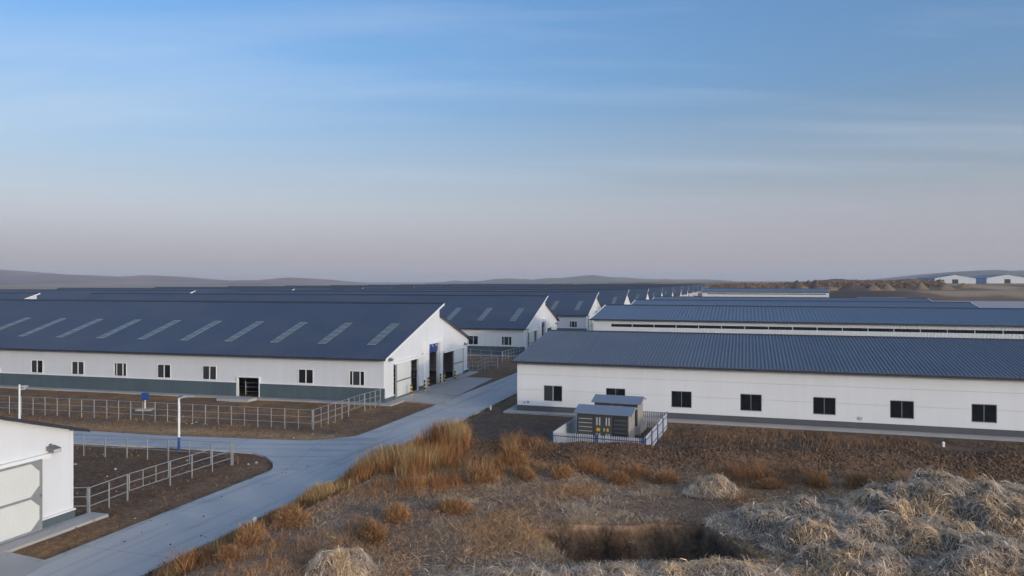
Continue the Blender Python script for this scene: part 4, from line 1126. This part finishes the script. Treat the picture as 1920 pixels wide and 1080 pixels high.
x = rng.uniform(-13, 26, n); y = rng.uniform(24, 42, n); d = d_road(x, y)
k = (d > 1.2) & (rng.random(n) < 0.25 + 0.75 * ss(0.4, 0.65, fbm(x, y, 1.5, 3, 59)))
rocks("soil_clods", "small brown soil clods all over the foreground field", on_ground(x[k], y[k], 0.0), 0.038, (0.11, 0.072, 0.05), (0.34, 0.24, 0.165))
# dark crumbs on the road
n = 60
s = rng.uniform(0, 40, n); w = rng.uniform(0.2, 4.4, n)
x = -12.8 + 0.301 * s - 0.954 * w; y = 28.4 + 0.954 * s + 0.301 * w
rocks("road_crumbs", "dark crumbs of dirt dropped on the concrete road", np.stack([x, y, np.full(n, 0.035)], -1), 0.035, (0.03, 0.027, 0.025), (0.06, 0.05, 0.045))
n = 1500
s = rng.uniform(-6, 42, n); w = rng.normal(-0.12, 0.20, n)
x = -12.8 + 0.301 * s - 0.954 * w; y = 28.4 + 0.954 * s + 0.301 * w
k = (vn(x, y, 1.4, 63) > 0.45) & (rng.random(n) < 0.8)
rocks("soil_clods", "dark soil crumbs along the right edge of the concrete road", np.stack([x[k], y[k], np.full(k.sum(), 0.01)], -1), 0.045, (0.06, 0.045, 0.035), (0.16, 0.11, 0.08))

def blades(P, h, w, lean, col, tipcol=None, wind=(0.0, 0.0)):
    """grass blades: 5 points, 3 triangles each"""
    n = len(P)
    a = rng.random(n) * 2 * np.pi
    side = np.stack([np.cos(a), np.sin(a), np.zeros(n)], -1) * (w[:, None] / 2)
    la = rng.random(n) * 2 * np.pi
    ld = np.stack([np.cos(la) * lean + wind[0], np.sin(la) * lean + wind[1], np.zeros(n)], -1) * h[:, None]
    up = np.stack([np.zeros(n), np.zeros(n), h], -1)
    m = P + up * 0.55 + ld * 0.35
    t = P + up + ld
    v = np.stack([P - side, P + side, m - side * 0.8, m + side * 0.8, t], 1).reshape(-1, 3)
    i = (np.arange(n) * 5)[:, None, None]
    f = (np.array([(0, 1, 3), (0, 3, 2), (2, 3, 4)])[None] + i).reshape(-1, 3)
    return v, f, np.repeat(col, 5, 0)
def grass(name, label, P, h, w, lean, col, cat="grass", **kw):
    v, f, c = blades(P, h, w, lean, col, **kw)
    return tag(put(name, np_mesh(name, v, f, M['grass'], c)), label, cat, kind="stuff")
def pal(n, cols, jit=0.18):
    cols = np.array(cols); c = cols[rng.integers(0, len(cols), n)]
    return c * (1 + jit * (rng.random((n, 1)) * 2 - 1))

# tall tan grass on the bank along the road
n = 300000
x = rng.uniform(-15, 3, n); y = rng.uniform(24, 47, n); d = d_road(x, y)
wid = 1.5 + 3.6 * ss(34, 39, y) - 1.4 * ss(41.5, 44.5, y)
den = ss(0.30, 0.56, fbm(x, y, 1.6, 3, 70)) * ss(0.35, 0.9, d) * (1 - ss(wid, wid + 0.9, d + 1.2 * (vn(x, y, 1.2, 69) - 0.5))) * (1 - ss(42.5, 45.5, y + 1.5 * vn(x, y, 0.8, 65))) * (0.75 + 0.25 * ss(30.5, 34.5, y))
k = rng.random(n) < den
x, y = x[k], y[k]
hh = (0.65 + 0.85 * vn(x, y, 1.4, 71)) * (0.55 + 0.55 * rng.random(len(x))) * (0.50 + 0.65 * ss(32, 40, y))
cc = lerp(C(0.50, 0.33, 0.155), C(0.40, 0.19, 0.075), ss(0.40, 0.62, vn(x, y, 1.3, 68))) * (0.40 + 0.95 * rng.random((len(x), 1)))
grass("tall_dry_grass", "tall tan dry grass on the bank along the right side of the road", on_ground(x, y), hh * 0.9, 0.008 + 0.026 * rng.random(len(x)) ** 2, 0.26, cc)
# orange weeds in drifts: fine bushy haze of twigs
n = 480000
x = rng.uniform(-15, 25, n); y = rng.uniform(24, 46, n); d = d_road(x, y)
front = np.exp(-((y - (Yb(x) - 3.6)) / 1.35) ** 2) * ss(1, 3, d) * ss(0.44, 0.62, vn(x, y, 1.7, 72))
left = ss(0.6, 1.4, d) * (1 - ss(8.0, 12.5, d + 5 * (vn(x, y, 2.5, 39) - 0.5))) * ss(0.42, 0.60, fbm(x, y, 1.5, 3, 73)) * (1 - ss(41.5, 43, y)) * np.maximum(0.16 + 0.84 * ss(34.0, 36.5, y), 0.9 * (1 - ss(1.8, 3.6, d)))
top = np.exp(-((y - (Yb(x) + 1.4)) / 0.7) ** 2) * ss(1, 3, d) * ss(0.48, 0.62, vn(x, y, 1.5, 78)) * (1 - ss(8, 11, x))
dn = np.clip(front + left + 0.7 * top, 0, 1)
k = rng.random(n) < dn * 0.85
x, y, dn = x[k], y[k], dn[k]
hh = (0.15 + 0.85 * ss(0.35, 0.75, fbm(x, y, 0.9, 3, 74))) * (0.35 + 0.75 * rng.random(len(x))) * (0.45 + 0.65 * dn)
cc = lerp(lerp(C(0.46, 0.225, 0.085), C(0.50, 0.33, 0.16), ss(0.5, 0.8, vn(x, y, 1.1, 64))), C(0.27, 0.125, 0.06), vn(x, y, 0.8, 67)) * (0.45 + 0.9 * rng.random((len(x), 1)))
grass("orange_weeds", "drifts of rusty orange dry weeds below the rubble berm and on the bank", on_ground(x, y), hh, 0.006 + 0.018 * rng.random(len(x)) ** 2, 0.55, cc)
# short grey-brown turf over the foreground field
n = 430000
x = rng.uniform(-13, 27, n); y = rng.uniform(23.5, 43, n); d = d_road(x, y)
inpit = pit_in(x, y) > 0.03
k = (rng.random(n) < ss(1.2, 2.6, d) * (1 - ss(-2.4, -1.4, y - Yb(x))) * (0.08 + 0.92 * ss(0.42, 0.56, fbm(x, y, 1.9, 4, 75))) * (0.42 + 0.58 * ss(5.5, 8.5, d + 2 * vn(x, y, 1.5, 79)))) & (~inpit | (rng.random(n) < 0.03))
x, y = x[k], y[k]
t = vn(x, y, 2.4, 76)
c = lerp(lerp(C(0.48, 0.35, 0.235), C(0.60, 0.46, 0.32), ss(0.5, 0.7, vn(x, y, 1.2, 63))), C(0.54, 0.32, 0.155), ss(0.40, 0.66, fbm(x, y, 2.8, 3, 77))) * (0.55 + 0.75 * rng.random((len(x), 1)))
grass("short_dry_grass", "short grey brown dry grass matted over the foreground field", on_ground(x, y), 0.04 + 0.13 * rng.random(len(x)) ** 1.5 + 0.14 * ss(0.55, 0.8, t) * rng.random(len(x)), 0.008 + 0.014 * rng.random(len(x)), 1.6, c, wind=(0.35, 0.1))
# longer tufts hanging over the pit's rim
n = 5000
a = rng.random(n) * 2 * np.pi; q = 1.0 + np.abs(rng.normal(0, 0.10, n))
x = 4.95 + 3.35 * q * np.sign(np.cos(a)) * np.abs(np.cos(a)) ** 0.6; y = 28.25 + 2.2 * q * np.sign(np.sin(a)) * np.abs(np.sin(a)) ** 0.6; x = x + 0.12 * (y - 28)
k = rng.random(n) < ss(0.3, 0.6, vn(x, y, 0.8, 66)); x, y = x[k], y[k]
grass("rim_grass", "pale dry grass tufts hanging over the rim of the pit", on_ground(x, y), 0.07 + 0.16 * rng.random(len(x)), 0.008 + 0.012 * rng.random(len(x)), 0.8, lerp(C(0.40, 0.29, 0.18), C(0.5, 0.36, 0.2), rng.random(len(x))))
# thin dry weeds on verges left of the road
n = 26000
x = rng.uniform(-42, -7, n); y = rng.uniform(28, 64, n); d = d_road(x, y); ys = y + 0.212 * (x + 17)
k = (d < -5.0) & ~((ys > 45.9) & (ys < 51.2)) & (ys < 61.0) & (rng.random(n) < 0.05 + 0.9 * ss(0.46, 0.62, vn(x, y, 2.2, 31)) * (0.35 + 0.65 * (np.abs(ys - 53) < 2.6)))
x, y = x[k], y[k]
grass("verge_weeds", "thin rusty weeds on the soil verges left of the road", on_ground(x, y), 0.06 + 0.16 * rng.random(len(x)), 0.025 + 0.02 * rng.random(len(x)), 0.9,
      pal(len(x), [(0.30, 0.17, 0.08), (0.24, 0.13, 0.065), (0.2, 0.14, 0.09)]))
# weeds by the white building's foot and on the right verge
n = 14000
x = rng.uniform(9, 36, n); y = rng.uniform(40.5, 56, n)
yb = Yb(x)
k = (y > yb + 1.2) & (y + 0.313 * (x - 0.43) < 58.5) & (rng.random(n) < ss(0.44, 0.62, fbm(x, y, 2.6, 3, 77)))
x, y = x[k], y[k]
grass("verge_weeds", "patches of brown dry weeds between the berm and the white building", on_ground(x, y), 0.12 + 0.3 * rng.random(len(x)), 0.025 + 0.02 * rng.random(len(x)), 0.6,
      pal(len(x), [(0.27, 0.15, 0.075), (0.33, 0.2, 0.1), (0.2, 0.12, 0.075)]))

# rounded orange tumbleweed bushes
def bush_mesh(seed, n=3600, r=0.5):
    """a loose ball of fine twigs: each twig starts on a rising stem and curls outward and up"""
    g = np.random.default_rng(seed)
    th = g.random(n) * 2 * np.pi; cz = g.random(n) ** 0.8
    s = np.sqrt(1 - cz ** 2)
    dv = np.stack([np.cos(th) * s, np.sin(th) * s, cz], -1)
    lob = 0.35 + 1.15 * fbm(dv[:, 0] * 2.6 + seed * 3, dv[:, 1] * 2.6 + dv[:, 2] * 2.1, 0.9, 3, seed)
    q = g.random(n) ** 0.6
    st = dv * (q * 0.85 * r * lob)[:, None]
    st[:, 0] += 0.25 * r * (np.floor(g.random(n) * 3) - 1); st[:, 1] += 0.2 * r * (np.floor(g.random(n) * 2) - 0.5)
    st[:, 2] = st[:, 2] * (0.9 + 0.5 * vn(st[:, 0] * 4, st[:, 1] * 4, 1.0, seed + 9)) + 0.02
    L = r * (0.14 + 0.40 * g.random(n) ** 1.5)
    dd = dv * 0.55 + np.array([0, 0, 0.55]) + 0.55 * g.normal(0, 1, (n, 3)) * 0.6
    dd /= np.linalg.norm(dd, axis=1, keepdims=True)
    e = st + dd * L[:, None]; e[:, 2] = np.maximum(e[:, 2], 0.01)
    mid = (st + e) / 2 + 0.05 * r * g.normal(0, 1, (n, 3)) * 0.6
    sd_ = np.cross(dd, g.normal(0, 1, (n, 3))); sd_ /= np.linalg.norm(sd_, axis=1, keepdims=True) + 1e-6
    w = (0.0025 + 0.0035 * g.random(n))[:, None] * sd_
    v = np.stack([st - w, st + w, mid - w, mid + w, e], 1).reshape(-1, 3)
    f = (np.array([(0, 1, 3), (0, 3, 2), (2, 3, 4)])[None] + (np.arange(n) * 5)[:, None, None]).reshape(-1, 3)
    c0 = np.array([(0.42, 0.195, 0.075), (0.30, 0.135, 0.058), (0.48, 0.27, 0.12), (0.24, 0.13, 0.075), (0.5, 0.33, 0.17)])[g.integers(0, 5, n)] * (0.65 + 0.6 * g.random((n, 1)))
    return np_mesh("twigs", v, f, M['grass'], np.repeat(c0, 5, 0))
bm_ = [bush_mesh(s) for s in (1, 2, 3, 4, 5)]
stem = MB()
for k in range(7):
    a = k * 0.9; stem.tube((0, 0, -0.1), (0.13 * math.cos(a), 0.13 * math.sin(a), 0.24), 0.012, 5, 0.006)
stem = stem.mesh("stem", mat('bush_stem', (0.14, 0.08, 0.045), 0.9))
BU = [(365, 1054, 1.15, "at the lower left edge by the road, nearest the camera"), (472, 1022, 1.25, "on the road bank beside the white marker post"), (430, 1050, 0.9, "between the two lowest roadside bushes"),
      (550, 982, 1.45, "where the tall grass on the bank begins"), (700, 1010, 1.7, "alone on bare soil above the lower left straw heap"), (745, 975, 1.3, "upslope right of the bush on bare soil"),
      (905, 905, 1.7, "at the right end of the tall tan grass"), (850, 960, 1.3, "in the hollow below the tall tan grass"), (1055, 895, 1.6, "left of centre below the rubble berm"), (985, 900, 1.1, "just left of the big one below the berm"),
      (1160, 905, 1.2, "centre, below the berm under the transformer kiosks"), (1245, 905, 1.2, "left of the small straw heap below the berm"), (1440, 915, 1.2, "right of the small straw heap"),
      (1535, 915, 1.3, "left of a pair beneath the dark berm"), (1618, 918, 1.5, "left of the highest straw heaps"), (880, 845, 1.0, "at the upper end of the bank by the road"), (965, 838, 0.9, "on the berm left of the transformer fence")]
for i, (px, py, sc, where) in enumerate(BU):
    p = G(px, py, 0.6); z = float(H(p.x, p.y)); p = G(px, py, z); z = float(H(p.x, p.y))
    r = empty("dry_bush", (p.x, p.y, z - 0.03), i * 1.3)
    tag(r, "rusty orange dry bush " + where, "bush", "rusty dry bushes")
    o = put("twigs", bm_[i % 5], r); o.scale = (sc * (0.85 + 0.12 * ((i * 7) % 5)), sc * (0.75 + 0.14 * ((i * 5) % 4)), sc * (0.70 + 0.12 * ((i * 3) % 4)))
    o = put("stem", stem, r); o.scale = (sc, sc, sc)

# straw: strands lying on mounds
def strands(P, D, L, w, col, g):
    n = len(P)
    sd_ = np.cross(D, np.stack([g.normal(0, 0.35, n), g.normal(0, 0.35, n), np.ones(n)], -1)); sd_ /= np.linalg.norm(sd_, axis=1, keepdims=True) + 1e-6
    wv = sd_ * (w[:, None] / 2)
    a = P - D * (L[:, None] / 2); b = P + D * (L[:, None] / 2)
    m = P + np.stack([g.normal(0, 0.05, n) * L, g.normal(0, 0.05, n) * L, (0.02 + 0.12 * g.random(n)) * L], -1)
    v = np.stack([a - wv * 0.6, a + wv * 0.6, m - wv, m + wv, b - wv * 0.3, b + wv * 0.3], 1).reshape(-1, 3)
    f = (np.array([(0, 1, 3, 2), (2, 3, 5, 4)])[None] + (np.arange(n) * 6)[:, None, None]).reshape(-1, 4)
    return v, f, np.repeat(col, 6, 0)
GREY = np.array([(0.60, 0.455, 0.325), (0.68, 0.53, 0.39), (0.38, 0.275, 0.195), (0.76, 0.625, 0.47)])
GOLD = np.array([(0.80, 0.58, 0.33), (0.74, 0.46, 0.22), (0.84, 0.67, 0.45), (0.62, 0.41, 0.25)])
def heap_z(x, y, rx, ry, h, i):
    q = np.hypot(x / rx, y / ry) + 0.45 * (vn(x, y, 0.9, 140 + i) - 0.5)
    z = h * (1 - np.clip(q, 0, 1.1) ** 2.4) * (0.55 + 0.8 * vn(x, y, 1.0, 142 + i))
    if i < 2: z = h * (1 - np.clip(q, 0, 1.1) ** 3) * (0.85 + 0.2 * vn(x, y, 0.5, 142 + i))
    z = np.maximum(z, 0) + (0.42 * (1 if i > 1 else 0.4) * (vn(x, y, 0.55, 144 + i) - 0.5) + 0.22 * (vn(x, y, 0.2, 146 + i) - 0.5)) * h ** 0.5 * (1 - ss(0.75, 1.1, q))
    return z + 0.02
def straw_heap(i, px, py, rx, ry, h, n, gold, label, rz=0.0):
    p = G(px, py, 0.8); z = float(H(p.x, p.y)); p = G(px, py, z)
    if i > 1: rx, ry, h, n = rx * 1.2, ry * 1.25, h * 0.66, int(n * 3.8)
    else: n = int(n * 2.6)
    g = np.random.default_rng(200 + i)
    r = empty("straw_heap", (p.x, p.y, z - 0.06), rz)
    tag(r, label, "straw heap", "heaps of loose straw and stalks")
    a_ = np.linspace(0, 2 * np.pi, 40, endpoint=False); r_ = np.linspace(0, 1.08, 16)
    RR, TT = np.meshgrid(r_, a_, indexing='ij')
    mx, my = RR * np.cos(TT) * rx, RR * np.sin(TT) * ry
    mz = heap_z(mx, my, rx, ry, h, i) - 0.35 * ss(0.9, 1.08, RR) - 0.03
    b_ = 40
    fq = np.array([(u * b_ + w_, u * b_ + (w_ + 1) % b_, (u + 1) * b_ + (w_ + 1) % b_, (u + 1) * b_ + w_) for u in range(15) for w_ in range(b_)])
    put("mound", np_mesh("mound", np.stack([mx, my, mz], -1).reshape(-1, 3), fq, M['mound']), r)
    t = g.random(n) * 2 * np.pi; q = np.sqrt(g.random(n)) * 1.15
    x, y = q * np.cos(t) * rx, q * np.sin(t) * ry
    zz = heap_z(x, y, rx, ry, h, i) + 0.01 + 0.09 * g.random(n) ** 1.5
    # wisps: neighbouring stalks lie roughly alike
    az = 9.0 * vn(x, y, 0.75, 130 + i) + g.normal(0, 1.1, n); el = g.normal(0.06, 0.38, n)
    D = np.stack([np.cos(az) * np.cos(el), np.sin(az) * np.cos(el), np.sin(el)], -1)
    ex = 0.12
    gr = np.stack([(heap_z(x + ex, y, rx, ry, h, i) - heap_z(x - ex, y, rx, ry, h, i)) / (2 * ex), (heap_z(x, y + ex, rx, ry, h, i) - heap_z(x, y - ex, rx, ry, h, i)) / (2 * ex)], -1)
    D[:, 2] += np.clip((D[:, :2] * gr).sum(1), -0.8, 0.8) * 0.85; D /= np.linalg.norm(D, axis=1, keepdims=True)
    L = 0.07 + 0.55 * g.random(n) ** 3.2; w = 0.005 + 0.018 * g.random(n) ** 3
    husk = g.random(n) < 0.03; w = np.where(husk, 0.03 + 0.03 * g.random(n), w); L = np.where(husk, 0.15 + 0.2 * g.random(n), L)
    out = g.random(n) < 0.022; zz = zz + out * 0.09; D[out, 2] += 0.25; D /= np.linalg.norm(D, axis=1, keepdims=True); L = np.where(out, L + 0.25, L); w = np.where(out, w + 0.006, w)
    pick = g.random(n) < gold * ss(0.35, 0.65, vn(x, y, 0.8, 120 + i)) * 1.6
    c = np.where(pick[:, None], GOLD[g.integers(0, 4, n)], GREY[g.integers(0, 4, n)]) * (0.72 + 0.6 * g.random((n, 1))) * (0.80 + 0.5 * vn(x, y, 0.5, 160 + i))[:, None]
    v, f, cc = strands(np.stack([x, y, zz], -1), D, L, w, c, g)
    tag(put("straw", np_mesh("straw", v, f, M['straw'], cc), r), kind="stuff")
    return r
SH = [(1335, 924, 1.2, 0.85, 0.72, 2600, 0.15, "small pale straw heap standing alone below the rubble berm"),
      (648, 1078, 1.15, 0.85, 0.80, 2600, 0.45, "pale straw heap alone at the bottom edge, left of centre"),
      (1712, 952, 2.0, 1.5, 1.25, 3600, 0.7, "golden topped straw heap, left one of the two highest"),
      (1790, 938, 2.1, 1.6, 1.55, 3600, 0.7, "highest straw heap, just right of the golden topped one"),
      (1905, 985, 1.8, 1.4, 1.35, 3400, 0.9, "golden straw heap cut by the right picture edge"),
      (1900, 935, 1.8, 1.3, 1.0, 2400, 0.25, "grey straw heap far right, behind the golden one"),
      (1500, 985, 2.7, 1.6, 0.95, 4200, 0.1, "broad low grey straw heap right of the pit"),
      (1545, 1022, 1.7, 1.1, 1.05, 3000, 0.6, "pinkish tan straw heap in front of the broad grey one"),
      (1735, 1012, 1.6, 1.1, 1.0, 3000, 0.7, "tan straw heap below the golden topped one"),
      (1640, 1000, 1.6, 1.2, 0.8, 2600, 0.3, "grey straw heap in the middle of the pile"),
      (1630, 1078, 2.2, 1.2, 1.1, 3600, 0.7, "tan straw heap at the bottom edge, right of the pit"),
      (1830, 1040, 1.8, 1.2, 1.0, 3200, 0.35, "dark grey straw heap between the golden and the bottom heaps"),
      (1890, 1085, 2.0, 1.2, 1.2, 3400, 0.7, "straw heap in the lower right corner"),
      (1350, 1088, 1.9, 0.9, 0.6, 2400, 0.7, "low golden straw heap at the bottom edge below the pit"),
      (1150, 1090, 1.9, 0.8, 0.5, 2200, 0.5, "low straw heap at the bottom edge, left of the pit's foot"),
      (960, 1092, 2.0, 0.8, 0.42, 2000, 0.3, "low grey straw heap at the bottom edge, centre")]
for i, s in enumerate(SH): straw_heap(i, *s)
# loose straw spread between the heaps
n = 120000
x = rng.uniform(-7, 27, n); y = rng.uniform(22.5, 36, n)
pxs = 960 + F * x / y; pys = HY + F * (CH - 0.8) / y
den = ss(1380, 1480, pxs + 0.6 * (pys - 960)) * ss(905, 985, pys) * 1.0 + ss(1025, 1065, pys) * ss(600, 720, pxs)
inpit = pit_in(x, y) > -0.1
k = (rng.random(n) < den * 0.85 + 0.012) & (d_road(x, y) > 3.0) & (~inpit)
x, y = x[k], y[k]; n = len(x)
az = 9.0 * vn(x, y, 0.8, 150) + rng.normal(0, 0.8, n); el = rng.normal(0.08, 0.28, n)
D = np.stack([np.cos(az) * np.cos(el), np.sin(az) * np.cos(el), np.sin(el)], -1)
c = np.where((rng.random(n) < 0.25)[:, None], GOLD[rng.integers(0, 4, n)], GREY[rng.integers(0, 4, n)]) * (0.8 + 0.5 * rng.random((n, 1)))
v, f, cc = strands(on_ground(x, y, 0.05 + 0.08 * rng.random(n)), D, 0.06 + 0.5 * rng.random(n) ** 3, 0.005 + 0.022 * rng.random(n) ** 3, c, rng)
tag(put("loose_straw", np_mesh("loose_straw", v, f, M['straw'], cc)), "loose grey straw spread over the field between the heaps", "straw", kind="stuff")

# ------------------------------------------------------------------ haze
HAZE = 0.00021
hz = bpy.data.materials.new("haze"); hz.use_nodes = True
hn = hz.node_tree.nodes; hn.clear()
ho = hn.new("ShaderNodeOutputMaterial"); hv = hn.new("ShaderNodeVolumePrincipled")
hv.inputs["Color"].default_value = (0.86, 0.88, 0.95, 1)
hv.inputs["Density"].default_value = HAZE
hv.inputs["Anisotropy"].default_value = 0.0
hz.node_tree.links.new(hv.outputs[0], ho.inputs["Volume"])
tag(MB().box(-9800, 9800, -900, 10200, -60, 75).build("haze", hz), "thin pale evening haze over the plain", "haze", kind="stuff")
